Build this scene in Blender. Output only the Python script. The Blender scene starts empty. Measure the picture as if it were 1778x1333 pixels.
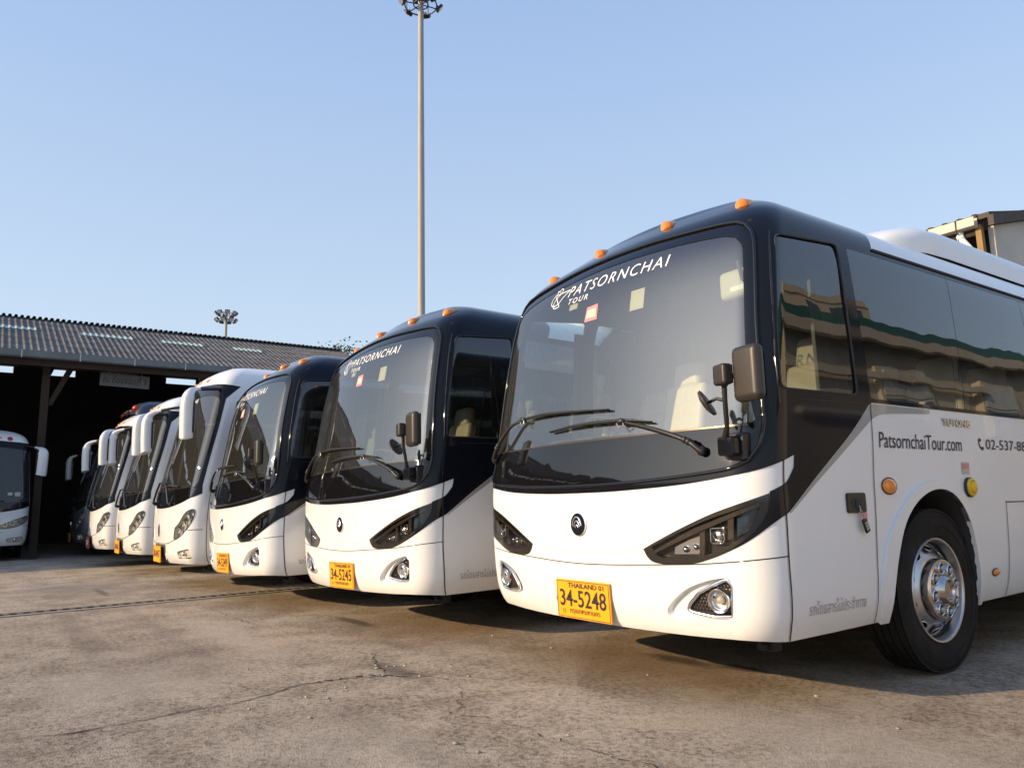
import bpy, bmesh, math, random
import numpy as np
from mathutils import Vector, Matrix

SC = bpy.context.scene
COL = SC.collection
PI = math.pi
rng = random.Random(7)

# ------------------------------------------------------------------ camera, world, sun, exposure
CAM_POS = (3.7064, -3.0505, 1.0771)
YAW, PITCH, ROLL, FPX = 0.9554, 0.1592, -0.0213, 1313.27
cd = bpy.data.cameras.new('camera'); cam = bpy.data.objects.new('camera', cd); COL.objects.link(cam)
_f = Vector((-math.sin(YAW), math.cos(YAW), 0)); _r = Vector((math.cos(YAW), math.sin(YAW), 0)); _z = Vector((0, 0, 1))
_fw = _f*math.cos(PITCH)+_z*math.sin(PITCH); _u = _r.cross(_fw)
_r2 = _r*math.cos(ROLL)+_u*math.sin(ROLL); _u2 = -_r*math.sin(ROLL)+_u*math.cos(ROLL)
cam.matrix_world = Matrix(((_r2.x, _u2.x, -_fw.x, CAM_POS[0]), (_r2.y, _u2.y, -_fw.y, CAM_POS[1]), (_r2.z, _u2.z, -_fw.z, CAM_POS[2]), (0, 0, 0, 1)))
cd.sensor_width = 36; cd.lens = FPX/1778*36; cd.clip_end = 3000; cd.clip_start = 0.05
SC.camera = cam

SUN_EL = math.radians(19.0)
SUN_AZ = math.atan2(-0.28, -0.96)          # direction TO the sun, from +Y towards +X
w = bpy.data.worlds.new('World'); SC.world = w; w.use_nodes = True
nt = w.node_tree; bg = nt.nodes['Background']
sky = nt.nodes.new('ShaderNodeTexSky'); sky.sky_type = 'NISHITA'; sky.sun_disc = False
sky.sun_elevation = SUN_EL; sky.sun_rotation = SUN_AZ; sky.altitude = 0; sky.air_density = 1.0; sky.dust_density = .7; sky.ozone_density = 2.0
tcs = nt.nodes.new('ShaderNodeTexCoord'); sx = nt.nodes.new('ShaderNodeSeparateXYZ'); nt.links.new(tcs.outputs['Generated'], sx.inputs[0])
cr = nt.nodes.new('ShaderNodeValToRGB'); nt.links.new(sx.outputs[2], cr.inputs[0]); _e = cr.color_ramp.elements   # hazy air: pale low down, blue overhead
for _p, _c in ((0, (.56, .65, .71)), (.10, (.52, .64, .74)), (.28, (.325, .51, .80)), (.52, (.195, .39, .82)), (1, (.13, .28, .64))):
    _x = _e[0] if _p == 0 else (_e[1] if _p == 1 else _e.new(_p)); _x.color = (*_c, 1); _x.position = _p
hs = nt.nodes.new('ShaderNodeVectorMath'); hs.operation = 'SCALE'; hs.inputs['Scale'].default_value = 3.7; nt.links.new(cr.outputs[0], hs.inputs[0])
hz = nt.nodes.new('ShaderNodeMix'); hz.data_type = 'RGBA'; hz.inputs[0].default_value = .88; nt.links.new(sky.outputs[0], hz.inputs[6]); nt.links.new(hs.outputs[0], hz.inputs[7])
dp = nt.nodes.new('ShaderNodeVectorMath'); dp.operation = 'DOT_PRODUCT'; nt.links.new(tcs.outputs['Generated'], dp.inputs[0])   # bright hazy sky round the low sun
dp.inputs[1].default_value = (math.sin(SUN_AZ)*math.cos(SUN_EL), math.cos(SUN_AZ)*math.cos(SUN_EL), math.sin(SUN_EL))
gm = nt.nodes.new('ShaderNodeMath'); gm.operation = 'MAXIMUM'; gm.inputs[1].default_value = 0; nt.links.new(dp.outputs['Value'], gm.inputs[0])
gp = nt.nodes.new('ShaderNodeMath'); gp.operation = 'POWER'; gp.inputs[1].default_value = 10; nt.links.new(gm.outputs[0], gp.inputs[0])
gv = nt.nodes.new('ShaderNodeVectorMath'); gv.operation = 'SCALE'; gv.inputs[0].default_value = (6.6, 6.3, 5.7); nt.links.new(gp.outputs[0], gv.inputs['Scale'])
ga = nt.nodes.new('ShaderNodeVectorMath'); ga.operation = 'ADD'; nt.links.new(hz.outputs[2], ga.inputs[0]); nt.links.new(gv.outputs[0], ga.inputs[1])
nt.links.new(ga.outputs[0], bg.inputs[0]); bg.inputs[1].default_value = 0.15
sl = bpy.data.lights.new('sun', 'SUN'); sun = bpy.data.objects.new('sun', sl); COL.objects.link(sun)
sl.energy = 2.6; sl.angle = math.radians(0.5); sl.color = (1.0, 0.74, 0.44)
sd = Vector((math.sin(SUN_AZ)*math.cos(SUN_EL), math.cos(SUN_AZ)*math.cos(SUN_EL), math.sin(SUN_EL)))
sun.rotation_euler = sd.to_track_quat('Z', 'Y').to_euler(); sun.location = (-10, -20, 15)
SC.view_settings.view_transform = 'Standard'; SC.view_settings.look = 'None'; SC.view_settings.exposure = 1.16; SC.view_settings.gamma = 1.0
SC.cycles.max_bounces = 8; SC.cycles.transparent_max_bounces = 24; SC.cycles.glossy_bounces = 5; SC.cycles.diffuse_bounces = 3
SC.cycles.use_denoising = True
SC.cycles.sample_clamp_indirect = 6

# ------------------------------------------------------------------ materials
MATS = {}
def principled(name, col, rough=.5, metal=0, coat=0, spec=None, emit=None, coat_rough=.04):
    m = bpy.data.materials.new(name); m.use_nodes = True; b = m.node_tree.nodes['Principled BSDF']
    b.inputs['Base Color'].default_value = (*col, 1); b.inputs['Roughness'].default_value = rough; b.inputs['Metallic'].default_value = metal
    b.inputs['Coat Weight'].default_value = coat; b.inputs['Coat Roughness'].default_value = coat_rough
    if spec is not None: b.inputs['Specular IOR Level'].default_value = spec
    MATS[name] = m
    return m
def nz(m, scale, detail=6, rough=.6, coord='Object', vec_scale=None, typ='noise'):
    t = m.node_tree; tc = t.nodes.new('ShaderNodeTexCoord')
    src = tc.outputs[coord]
    if vec_scale:
        mp = t.nodes.new('ShaderNodeMapping'); mp.inputs['Scale'].default_value = vec_scale; t.links.new(src, mp.inputs[0]); src = mp.outputs[0]
    n = t.nodes.new('ShaderNodeTexNoise' if typ == 'noise' else 'ShaderNodeTexVoronoi')
    n.inputs['Scale'].default_value = scale
    if typ == 'noise': n.inputs['Detail'].default_value = detail; n.inputs['Roughness'].default_value = rough
    t.links.new(src, n.inputs['Vector']); return n
def ramp(m, src, stops):
    t = m.node_tree; r = t.nodes.new('ShaderNodeValToRGB'); el = r.color_ramp.elements
    while len(el) < len(stops): el.new(.5)
    for e, (p, c) in zip(el, stops):
        e.position = p; e.color = (*c, 1) if not isinstance(c, (int, float)) else (c, c, c, 1)
    t.links.new(src, r.inputs[0]); return r
def mixrgb(m, fac, a, b, mode='MIX'):
    t = m.node_tree; x = t.nodes.new('ShaderNodeMix'); x.data_type = 'RGBA'; x.blend_type = mode
    for s, v in ((x.inputs[0], fac), (x.inputs[6], a), (x.inputs[7], b)):
        if hasattr(v, 'is_output'): t.links.new(v, s)
        elif isinstance(v, (int, float)): s.default_value = v
        else: s.default_value = (*v, 1)
    return x.outputs[2]
def bump(m, src, strength, dist=.01, prev=None):
    t = m.node_tree; b = t.nodes.new('ShaderNodeBump'); b.inputs['Strength'].default_value = strength; b.inputs['Distance'].default_value = dist
    t.links.new(src, b.inputs['Height'])
    if prev is not None: t.links.new(prev, b.inputs['Normal'])
    return b.outputs[0]
def setin(m, name, out):
    m.node_tree.links.new(out, m.node_tree.nodes['Principled BSDF'].inputs[name])
def noisy(name, c1, c2, scale, rough=.6, bumpk=0, metal=0, coat=0, vec_scale=None, detail=6, bdist=.01):
    m = principled(name, c1, rough, metal, coat); n = nz(m, scale, detail, vec_scale=vec_scale)
    r = ramp(m, n.outputs['Fac'], [(.3, c1), (.7, c2)]); setin(m, 'Base Color', r.outputs[0])
    if bumpk: setin(m, 'Normal', bump(m, n.outputs['Fac'], bumpk, bdist))
    return m
def glass(name, tint, ior=1.6, dust=.0, dustcol=(.7, .68, .62), wave=0):
    m = bpy.data.materials.new(name); m.use_nodes = True; t = m.node_tree
    for n in list(t.nodes): t.nodes.remove(n)
    o = t.nodes.new('ShaderNodeOutputMaterial'); tr = t.nodes.new('ShaderNodeBsdfTransparent'); tr.inputs[0].default_value = (*tint, 1)
    gl = t.nodes.new('ShaderNodeBsdfGlossy'); gl.inputs['Roughness'].default_value = .0; gl.inputs[0].default_value = (1, 1, 1, 1)
    fr = t.nodes.new('ShaderNodeFresnel'); fr.inputs[0].default_value = ior
    mx = t.nodes.new('ShaderNodeMixShader')
    if wave:       # panes are never quite flat: reflections bend
        tc = t.nodes.new('ShaderNodeTexCoord'); nn = t.nodes.new('ShaderNodeTexNoise'); nn.inputs['Scale'].default_value = 1.6; nn.inputs['Detail'].default_value = 1.5; t.links.new(tc.outputs['Object'], nn.inputs['Vector'])
        bp = t.nodes.new('ShaderNodeBump'); bp.inputs['Strength'].default_value = wave; bp.inputs['Distance'].default_value = .1; t.links.new(nn.outputs['Fac'], bp.inputs['Height']); t.links.new(bp.outputs[0], gl.inputs['Normal'])
    base = tr.outputs[0]
    if dust:
        df = t.nodes.new('ShaderNodeBsdfDiffuse'); df.inputs[0].default_value = (*dustcol, 1)
        md = t.nodes.new('ShaderNodeMixShader'); md.inputs[0].default_value = dust
        t.links.new(tr.outputs[0], md.inputs[1]); t.links.new(df.outputs[0], md.inputs[2]); base = md.outputs[0]
    t.links.new(fr.outputs[0], mx.inputs[0]); t.links.new(base, mx.inputs[1]); t.links.new(gl.outputs[0], mx.inputs[2]); t.links.new(mx.outputs[0], o.inputs[0])
    MATS[name] = m
    return m

WHITE = principled('white_paint', (.80, .80, .80), .32, coat=.6)
_n = nz(WHITE, 1.3, 4); _n2 = nz(WHITE, 60, 2)
setin(WHITE, 'Base Color', ramp(WHITE, _n.outputs['Fac'], [(.3, (.735, .735, .73)), (.75, (.775, .775, .775))]).outputs[0])
_n3 = nz(WHITE, 2.2, 1)
setin(WHITE, 'Coat Normal', bump(WHITE, _n3.outputs['Fac'], .16, .06))
BLACK = principled('black_paint', (.008, .009, .013), .06, spec=.20)
FRIT = principled('black_glass_border', (.006, .006, .007), .04, spec=.5)
GREYP = principled('grey_stripe_paint', (.30, .30, .28), .35, coat=.5)
LINING = principled('dark_lining', (.035, .035, .036), .8)
SEAM = principled('seam_shadow_gap', (.012, .012, .012), .7)
CREASE = principled('crease_shade_grey', (.60, .59, .57), .5)  # pale grey used to paint the faint shading of a crease
RUBBER = noisy('tyre_rubber', (.008, .008, .008), (.024, .021, .018), 7, .82, .15); RUBBER.node_tree.nodes['Principled BSDF'].inputs['Specular IOR Level'].default_value = .25
PLASTIC = noisy('black_plastic', (.010, .0095, .009), (.015, .014, .013), 180, .45, .12, bdist=.002)
MIRRORP = noisy('brown_black_mirror_shell', (.024, .019, .015), (.031, .025, .019), 200, .42, .1, bdist=.002)
CHROME = principled('chrome', (.80, .80, .82), .12, 1)
HUBM = principled('hub_plate_metal', (.52, .48, .45), .18, 1); NUTM = principled('nut_ring_metal', (.78, .77, .75), .14, 1)
RIMMET = noisy('polished_wheel_metal', (.54, .54, .56), (.64, .64, .65), 40, .36, 0, 1)
STEEL = principled('galvanised_steel', (.42, .43, .44), .45, .8)
AMBER = principled('amber_lens', (.75, .22, .01), .12, coat=.6)
YELLOW = principled('yellow_plastic', (.72, .48, .01), .35)
PLATEY = principled('plate_yellow', (.90, .36, .008), .4)
PLATER = principled('plate_red', (.30, .05, .03), .5)
TEXTK = principled('lettering_black', (.02, .02, .02), .5)
TEXTW = principled('lettering_white', (.85, .85, .85), .5)
TEXTG = principled('lettering_grey', (.36, .32, .31), .5)
HLBODY = principled('headlight_housing', (.020, .018, .017), .28)
HLBAR = principled('headlight_bronze_bar', (.10, .078, .062), .22, .7)
BLUELED = noisy('blue_lamp_cell', (.01, .02, .04), (.05, .09, .14), 160, .2)
LENSG = glass('clear_lens', (.85, .85, .85), 1.45)
WSG = glass('windscreen_glass', (.78, .87, .83), 2.2, dust=.03, wave=.02)
CLEARG = glass('driver_window_glass', (.86, .94, .93), 1.5, dust=.01); LEFTG = glass('left_window_glass', (.80, .90, .89), 1.5, dust=.01)
WSGB = glass('windscreen_glass_dark', (.30, .34, .34), 1.6, dust=.03)
SIDEG = glass('tinted_side_glass', (.34, .38, .37), 1.85, dust=.006, wave=.045)
SEATC = noisy('cream_seat_leather', (.55, .45, .34), (.60, .50, .39), 20, .5)
SEATG = noisy('grey_seat_fabric', (.10, .10, .11), (.14, .14, .15), 60, .9)
DASH = noisy('dashboard_plastic', (.045, .043, .04), (.06, .058, .055), 80, .6)
CURTAIN = noisy('grey_curtain', (.22, .21, .21), (.33, .32, .31), 3, .9, vec_scale=(9, 9, .3))
FLOORV = principled('vinyl_floor', (.10, .09, .08), .6)
BEIGE = principled('beige_plastic', (.52, .48, .38), .4)
PINK = principled('pink_sticker', (.62, .22, .23), .5)
PAPER = principled('paper_sticker', (.50, .46, .38), .6)
REDL = principled('red_marker_lens', (.42, .02, .015), .2)
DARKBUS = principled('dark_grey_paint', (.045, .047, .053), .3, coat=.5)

# ------------------------------------------------------------------ mesh buffer
class Buf:
    def __init__(s): s.v = []; s.f = []; s.m = []; s.n = []; s.mats = []
    def mi(s, mat):
        if mat not in s.mats: s.mats.append(mat)
        return s.mats.index(mat)
    def add(s, verts, faces, mat, normals=None, angle=40):
        o = len(s.v); k = s.mi(mat)
        V = np.asarray(verts, float).reshape(-1, 3)
        if normals is None: cn = corner_normals(V, faces, angle)
        s.v += [tuple(x) for x in V]
        for i, f in enumerate(faces):
            s.f.append([o+j for j in f]); s.m.append(k)
            s.n += [tuple(normals[j]) for j in f] if normals is not None else cn[i]
        return s
    def xf(s, M):
        R = M.to_3x3().inverted().transposed()
        s.v = [tuple(M @ Vector(p)) for p in s.v]; s.n = [tuple((R @ Vector(p)).normalized()) for p in s.n]
        return s
    def join(s, b):
        o = len(s.v); s.v += b.v
        km = [s.mi(x) for x in b.mats]
        s.f += [[o+j for j in f] for f in b.f]; s.m += [km[k] for k in b.m]; s.n += b.n
        return s
    def obj(s, name, parent=None, loc=None):
        me = bpy.data.meshes.new(name); me.from_pydata(s.v, [], s.f)
        for m in s.mats: me.materials.append(m)
        me.polygons.foreach_set('material_index', s.m); me.polygons.foreach_set('use_smooth', [True]*len(s.f))
        if len(me.loops) == len(s.n): me.normals_split_custom_set([Vector(n) for n in s.n])
        me.update()
        o = bpy.data.objects.new(name, me); COL.objects.link(o)
        if parent is not None: o.parent = parent
        if loc is not None: o.location = loc
        return o
def corner_normals(V, faces, angle):
    fn = []; adj = {}
    for i, f in enumerate(faces):
        n = np.zeros(3)
        for a in range(len(f)):
            p, q = V[f[a]], V[f[(a+1) % len(f)]]
            n += np.array(((p[1]-q[1])*(p[2]+q[2]), (p[2]-q[2])*(p[0]+q[0]), (p[0]-q[0])*(p[1]+q[1])))
        fn.append(n)
        for j in f: adj.setdefault(j, []).append(i)
    fl = [np.linalg.norm(n) or 1e-12 for n in fn]; fu = [n/l for n, l in zip(fn, fl)]
    c = math.cos(math.radians(angle)); out = []
    for i, f in enumerate(faces):
        o = []
        for j in f:
            n = np.zeros(3)
            for k in adj[j]:
                if fu[k] @ fu[i] >= c: n += fn[k]
            l = np.linalg.norm(n); o.append(tuple(n/l) if l > 1e-12 else tuple(fu[i]))
        out.append(o)
    return out
def box(b, lo, hi, mat, bev=0):
    (x0, y0, z0), (x1, y1, z1) = lo, hi
    if bev <= 0:
        v = [(x, y, z) for z in (z0, z1) for y in (y0, y1) for x in (x0, x1)]
        return b.add(v, [(0, 2, 3, 1), (4, 5, 7, 6), (0, 1, 5, 4), (2, 6, 7, 3), (0, 4, 6, 2), (1, 3, 7, 5)], mat)
    bm = bmesh.new(); bmesh.ops.create_cube(bm, size=1)
    for v in bm.verts: v.co = Vector(((x0+x1)/2+v.co.x*(x1-x0), (y0+y1)/2+v.co.y*(y1-y0), (z0+z1)/2+v.co.z*(z1-z0)))
    bmesh.ops.bevel(bm, geom=bm.edges[:], offset=min(bev, .49*min(x1-x0, y1-y0, z1-z0)), segments=3, profile=.5, affect='EDGES')
    bm.verts.index_update(); vs = [tuple(v.co) for v in bm.verts]; fs = [[v.index for v in f.verts] for f in bm.faces]; bm.free()
    return b.add(vs, fs, mat, angle=50)
def tube(b, pts, r, mat, seg=8, caps=True, closed=False):
    P = [Vector(p) for p in pts]; n = len(P); R = r if isinstance(r, (list, tuple)) else [r]*n
    V = []; up = Vector((0, 0, 1)); prev = None
    for i in range(n):
        a = P[i-1] if (i > 0 or closed) else P[i]; c = P[(i+1) % n] if (i < n-1 or closed) else P[i]
        t = (c-a).normalized()
        if prev is None:
            x = t.cross(up)
            if x.length < 1e-3: x = t.cross(Vector((0, 1, 0)))
        else: x = prev - t*prev.dot(t)
        x.normalize(); prev = x; y = t.cross(x)
        V += [tuple(P[i]+(x*math.cos(2*PI*k/seg)+y*math.sin(2*PI*k/seg))*R[i]) for k in range(seg)]
    F = []
    for i in range(n if closed else n-1):
        j = (i+1) % n
        F += [(i*seg+k, i*seg+(k+1) % seg, j*seg+(k+1) % seg, j*seg+k) for k in range(seg)]
    if caps and not closed: F += [list(range(seg))[::-1], [(n-1)*seg+k for k in range(seg)]]
    return b.add(V, F, mat, angle=60)
def lathe(b, prof, mat, seg=48, M=None, angle=35):
    """prof: (radius, x) pairs swept about the X axis"""
    V = []; F = []
    for k in range(seg):
        c, s = math.cos(2*PI*k/seg), math.sin(2*PI*k/seg)
        V += [(x, r*c, r*s) for r, x in prof]
    n = len(prof)
    for k in range(seg):
        j = (k+1) % seg
        F += [(k*n+i, k*n+i+1, j*n+i+1, j*n+i) for i in range(n-1)]
    t = Buf().add(V, F, mat, angle=angle)
    if M is not None: t.xf(M)
    return b.join(t)
def sphere(b, c, r, mat, seg=20, rings=12, scale=(1, 1, 1)):
    V = []; F = []
    for i in range(rings+1):
        th = PI*i/rings
        for k in range(seg):
            ph = 2*PI*k/seg
            V.append((c[0]+r*scale[0]*math.sin(th)*math.cos(ph), c[1]+r*scale[1]*math.sin(th)*math.sin(ph), c[2]+r*scale[2]*math.cos(th)))
    for i in range(rings):
        for k in range(seg):
            j = (k+1) % seg; F.append((i*seg+k, (i+1)*seg+k, (i+1)*seg+j, i*seg+j))
    return b.add(V, F, mat, angle=60)
def prism(b, poly, axis_vec, mat, plane='xy', angle=30):
    """closed planar polygon (3d points) extruded along a vector"""
    n = len(poly); V = [tuple(p) for p in poly]+[tuple(Vector(p)+Vector(axis_vec)) for p in poly]
    F = [list(range(n))[::-1], [n+i for i in range(n)]]+[(i, (i+1) % n, n+(i+1) % n, n+i) for i in range(n)]
    return b.add(V, F, mat, angle=angle)
def empty(name, label, cat, loc=(0, 0, 0), rz=0, group=None):
    o = bpy.data.objects.new(name, None); COL.objects.link(o); o.location = loc; o.rotation_euler = (0, 0, rz); o.empty_display_size = .3
    tag(o, label, cat, group); return o
def tag(o, label=None, cat=None, group=None, kind=None):
    if label: o['label'] = label
    if cat: o['category'] = cat
    if group: o['group'] = group
    if kind: o['kind'] = kind
    return o
def copy_tree(o, parent=None):
    c = o.copy(); COL.objects.link(c)
    if parent is not None: c.parent = parent
    for ch in list(o.children): copy_tree(ch, c)
    return c

# ------------------------------------------------------------------ 2D helpers
def cat(pts, n=6, closed=False):
    """Catmull-Rom through 2D points"""
    P = [np.array(p, float) for p in pts]; N = len(P); out = []
    for i in range(N if closed else N-1):
        p1, p2 = P[i], P[(i+1) % N]
        p0 = P[i-1] if (i > 0 or closed) else 2*p1-p2
        p3 = P[(i+2) % N] if (i < N-2 or closed) else 2*p2-p1
        for k in range(n):
            t = k/n
            out.append(tuple(.5*((2*p1)+(-p0+p2)*t+(2*p0-5*p1+4*p2-p3)*t*t+(-p0+3*p1-3*p2+p3)*t**3)))
    if not closed: out.append(tuple(P[-1]))
    return out
def mir(pts): return [(-a, q) for a, q in pts][::-1]
def rnd(cx, cy, hw, hh, r, n=5):
    o = []
    for sx, sy, a0 in ((1, 1, 0), (-1, 1, 90), (-1, -1, 180), (1, -1, 270)):
        for k in range(n+1):
            a = math.radians(a0+90*k/n); o.append((cx+sx*(hw-r)+r*math.cos(a), cy+sy*(hh-r)+r*math.sin(a)))
    return o
def rpoly(P, r, n=4):
    """round the corners of a closed polygon"""
    out = []; N = len(P)
    for i in range(N):
        p = np.array(P[i], float); a = np.array(P[i-1], float)-p; c = np.array(P[(i+1) % N], float)-p
        la, lc = np.linalg.norm(a), np.linalg.norm(c); d = min(r, la*.45, lc*.45)
        A, B = p+a/la*d, p+c/lc*d
        for k in range(n+1):
            t = k/n; out.append(tuple((1-t)**2*A+2*t*(1-t)*p+t*t*B))
    return out
def ell(cx, cy, rx, ry, n=24): return [(cx+rx*math.cos(2*PI*k/n), cy+ry*math.sin(2*PI*k/n)) for k in range(n)]
def area(P): return .5*sum(P[i-1][0]*P[i][1]-P[i][0]*P[i-1][1] for i in range(len(P)))
def clean(P):
    o = []
    for p in P:
        if not o or math.hypot(p[0]-o[-1][0], p[1]-o[-1][1]) > 1e-4: o.append((float(p[0]), float(p[1])))
    if math.hypot(o[0][0]-o[-1][0], o[0][1]-o[-1][1]) < 1e-4: o.pop()
    return o
def fill2d(loops, xc=(), yc=()):
    bm = bmesh.new()
    for P in loops:
        P = clean(P); vs = [bm.verts.new((x, y, 0)) for x, y in P]
        for i in range(len(vs)): bm.edges.new((vs[i-1], vs[i]))
    bmesh.ops.triangle_fill(bm, use_beauty=True, use_dissolve=False, edges=bm.edges[:], normal=(0, 0, 1))
    xs = [v.co.x for v in bm.verts]; ys = [v.co.y for v in bm.verts]
    for cs, ax, lo, hi in ((xc, 0, min(xs), max(xs)), (yc, 1, min(ys), max(ys))):
        for c in cs:
            if lo+1e-4 < c < hi-1e-4:
                co = (c, 0, 0) if ax == 0 else (0, c, 0); no = (1, 0, 0) if ax == 0 else (0, 1, 0)
                bmesh.ops.bisect_plane(bm, geom=bm.verts[:]+bm.edges[:]+bm.faces[:], plane_co=co, plane_no=no, dist=1e-6)
    bm.verts.index_update(); bm.normal_update()
    V = [(v.co.x, v.co.y) for v in bm.verts]; F = []
    for f in bm.faces:
        ids = [v.index for v in f.verts]
        F.append(ids if f.normal.z > 0 else ids[::-1])
    E = [(e.verts[0].index, e.verts[1].index) for e in bm.edges if len(e.link_faces) == 1]
    bm.free(); return V, F, E

# ------------------------------------------------------------------ the coach body surface: (a, q) -> point
class Surf:
    """a: arc length round the plan outline from the front centre, q: arc length up the side profile"""
    def __init__(s, PROF, HW, bow, v0, R, L):
        s.HW, s.L = HW, L; P = s.P = np.array(PROF)
        s.q = np.r_[0, np.cumsum(np.hypot(np.diff(P[:, 0]), np.diff(P[:, 1])))]+P[0, 0]
        def mono(x, y):
            h = np.diff(x); dl = np.diff(y)/h; m = np.empty_like(y); m[0] = dl[0]; m[-1] = dl[-1]
            for i in range(1, len(y)-1):
                w1, w2 = 2*h[i]+h[i-1], h[i]+2*h[i-1]
                m[i] = 0 if dl[i-1]*dl[i] <= 0 else (w1+w2)/(w1/dl[i-1]+w2/dl[i])
            return m
        s.ms = [mono(s.q, P[:, k]) for k in range(3)]
        th = 1.0
        for _ in range(60): th = HW-R*(1-math.sin(math.atan(2*bow*th)))
        u1 = th; t0 = math.atan(2*bow*u1)
        pts = [(u, v0+bow*u*u) for u in np.linspace(0, u1, 40)]
        cx = u1-R*math.sin(t0); cv = v0+bow*u1*u1+R*math.cos(t0)
        pts += [(cx+R*math.sin(t), cv-R*math.cos(t)) for t in np.linspace(t0, PI/2, 40)[1:]]
        pts += [(HW, L)]
        s.pts = np.array(pts); s.al = np.r_[0, np.cumsum(np.hypot(*np.diff(s.pts, axis=0).T))]
        s.ac = s.al[-2]; s.vc = s.pts[-2, 1]; s.AL = s.al[-1]; s.q0 = s.q[0]; s.q1 = s.q[-1]; s.u1 = u1
        s.acut = sorted(set([round(x, 4) for x in list(np.arange(-u1+.05, u1, .09))+[sg*x for sg in (1, -1) for x in np.linspace(u1, s.ac+.02, 12)]+[sg*x for sg in (1, -1) for x in np.arange(s.ac+.3, s.AL, .35)]]))
        s.qcut = [float(x) for x in np.arange(.4, 1.7, .13)]+[float(x) for x in np.arange(1.75, 2.5, .12)]+[float(x) for x in np.arange(2.5, 3.2, .05)]+[float(x) for x in np.arange(3.2, s.q1-.02, .15)]
    def prof(s, Q):
        Q = np.clip(np.asarray(Q, float), s.q[0], s.q[-1]); i = np.clip(np.searchsorted(s.q, Q)-1, 0, len(s.q)-2)
        h = s.q[i+1]-s.q[i]; t = (Q-s.q[i])/h
        a = (1+2*t)*(1-t)**2; b = t*(1-t)**2*h; c = t*t*(3-2*t); d = t*t*(t-1)*h
        return [a*s.P[i, k]+b*s.ms[k][i]+c*s.P[i+1, k]+d*s.ms[k][i+1] for k in range(3)]
    def pos(s, a, Q):
        a = np.asarray(a, float); z, d, st = s.prof(Q)
        U = np.interp(np.abs(a), s.al, s.pts[:, 0]); V = np.interp(np.abs(a), s.al, s.pts[:, 1])
        return np.stack([np.sign(a)*U*(s.HW-d)/s.HW, st+V*(s.L-st)/s.L, z+0*U], -1)
    def nrm(s, a, Q):
        a = np.asarray(a, float); Q = np.clip(np.asarray(Q, float), s.q0+2e-3, s.q1-6e-3); e = 1.5e-3
        da = s.pos(a+e, Q)-s.pos(a-e, Q); dq = s.pos(a, Q+e)-s.pos(a, Q-e)
        n = np.cross(da, dq); l = np.linalg.norm(n, axis=-1, keepdims=True)
        n = n/np.maximum(l, 1e-12)
        return n
    def at(s, a, Q, off=0):
        p = s.pos([a], [Q])[0]+s.nrm([a], [Q])[0]*off; return Vector(p)
    def frame(s, a, Q):
        n = Vector(s.nrm([a], [Q])[0]); t = Vector(s.pos([a+.01], [Q])[0]-s.pos([a-.01], [Q])[0]).normalized(); u = n.cross(t)
        return t, u, n
def panel(b, S, loops, mat, off=0., thick=0., flip=False, cut=True):
    V, F, E = fill2d(loops, S.acut if cut else (), S.qcut if cut else ())
    A = np.array(V); N = S.nrm(A[:, 0], A[:, 1]); P0 = S.pos(A[:, 0], A[:, 1]); P = P0+N*off
    if flip: b.add(P, [f[::-1] for f in F], mat, -N)
    else: b.add(P, F, mat, N)
    if thick:
        Q = P0+N*(off-thick); n = len(P); ee = set(E)
        G = []
        for f in F:
            for i in range(len(f)):
                x, y = f[i], f[(i+1) % len(f)]
                if (x, y) in ee or (y, x) in ee: G.append((y, x, n+x, n+y))
        b.add(np.r_[P, Q], G, mat, angle=35)
    return b
def recess(b, S, loop, depth, wall, floor, off=0., scale=1.0, floor_off=None):
    """inward walls from an opening plus a floor"""
    P = clean(loop)
    if area(P) < 0: P = P[::-1]
    A = np.array(P); c = A.mean(0); B = c+(A-c)*scale
    T = S.pos(A[:, 0], A[:, 1])+S.nrm(A[:, 0], A[:, 1])*off; D = S.pos(B[:, 0], B[:, 1])-S.nrm(B[:, 0], B[:, 1])*depth
    n = len(P)
    b.add(np.r_[T, D], [(i, (i+1) % n, n+(i+1) % n, n+i) for i in range(n)], wall, angle=35)
    if floor is not None: panel(b, S, [[tuple(x) for x in B]], floor, -depth)
    return b
def ribbon(b, S, pts, width, mat, off=.002, closed=False):
    P = [np.array(p, float) for p in pts]; n = len(P); A = []
    for i in range(n):
        p = P[i-1] if (i > 0 or closed) else P[i]; c = P[(i+1) % n] if (i < n-1 or closed) else P[i]
        t = c-p; t = t/(np.linalg.norm(t)+1e-9); nn = np.array((-t[1], t[0]))*width/2
        A += [P[i]+nn, P[i]-nn]
    A = np.array(A); N = S.nrm(A[:, 0], A[:, 1]); V = S.pos(A[:, 0], A[:, 1])+N*off
    F = [(2*i+1, 2*((i+1) % n)+1, 2*((i+1) % n), 2*i) for i in range(n if closed else n-1)]
    return b.add(V, F, mat, N)
def dense(pts, step=.05):
    o = []
    for p, q in zip(pts[:-1], pts[1:]):
        k = max(1, int(math.hypot(q[0]-p[0], q[1]-p[1])/step))
        o += [(p[0]+(q[0]-p[0])*i/k, p[1]+(q[1]-p[1])*i/k) for i in range(k)]
    return o+[pts[-1]]
def path3(S, pts, off): return [tuple(S.at(a, q, off)) for a, q in pts]
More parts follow.
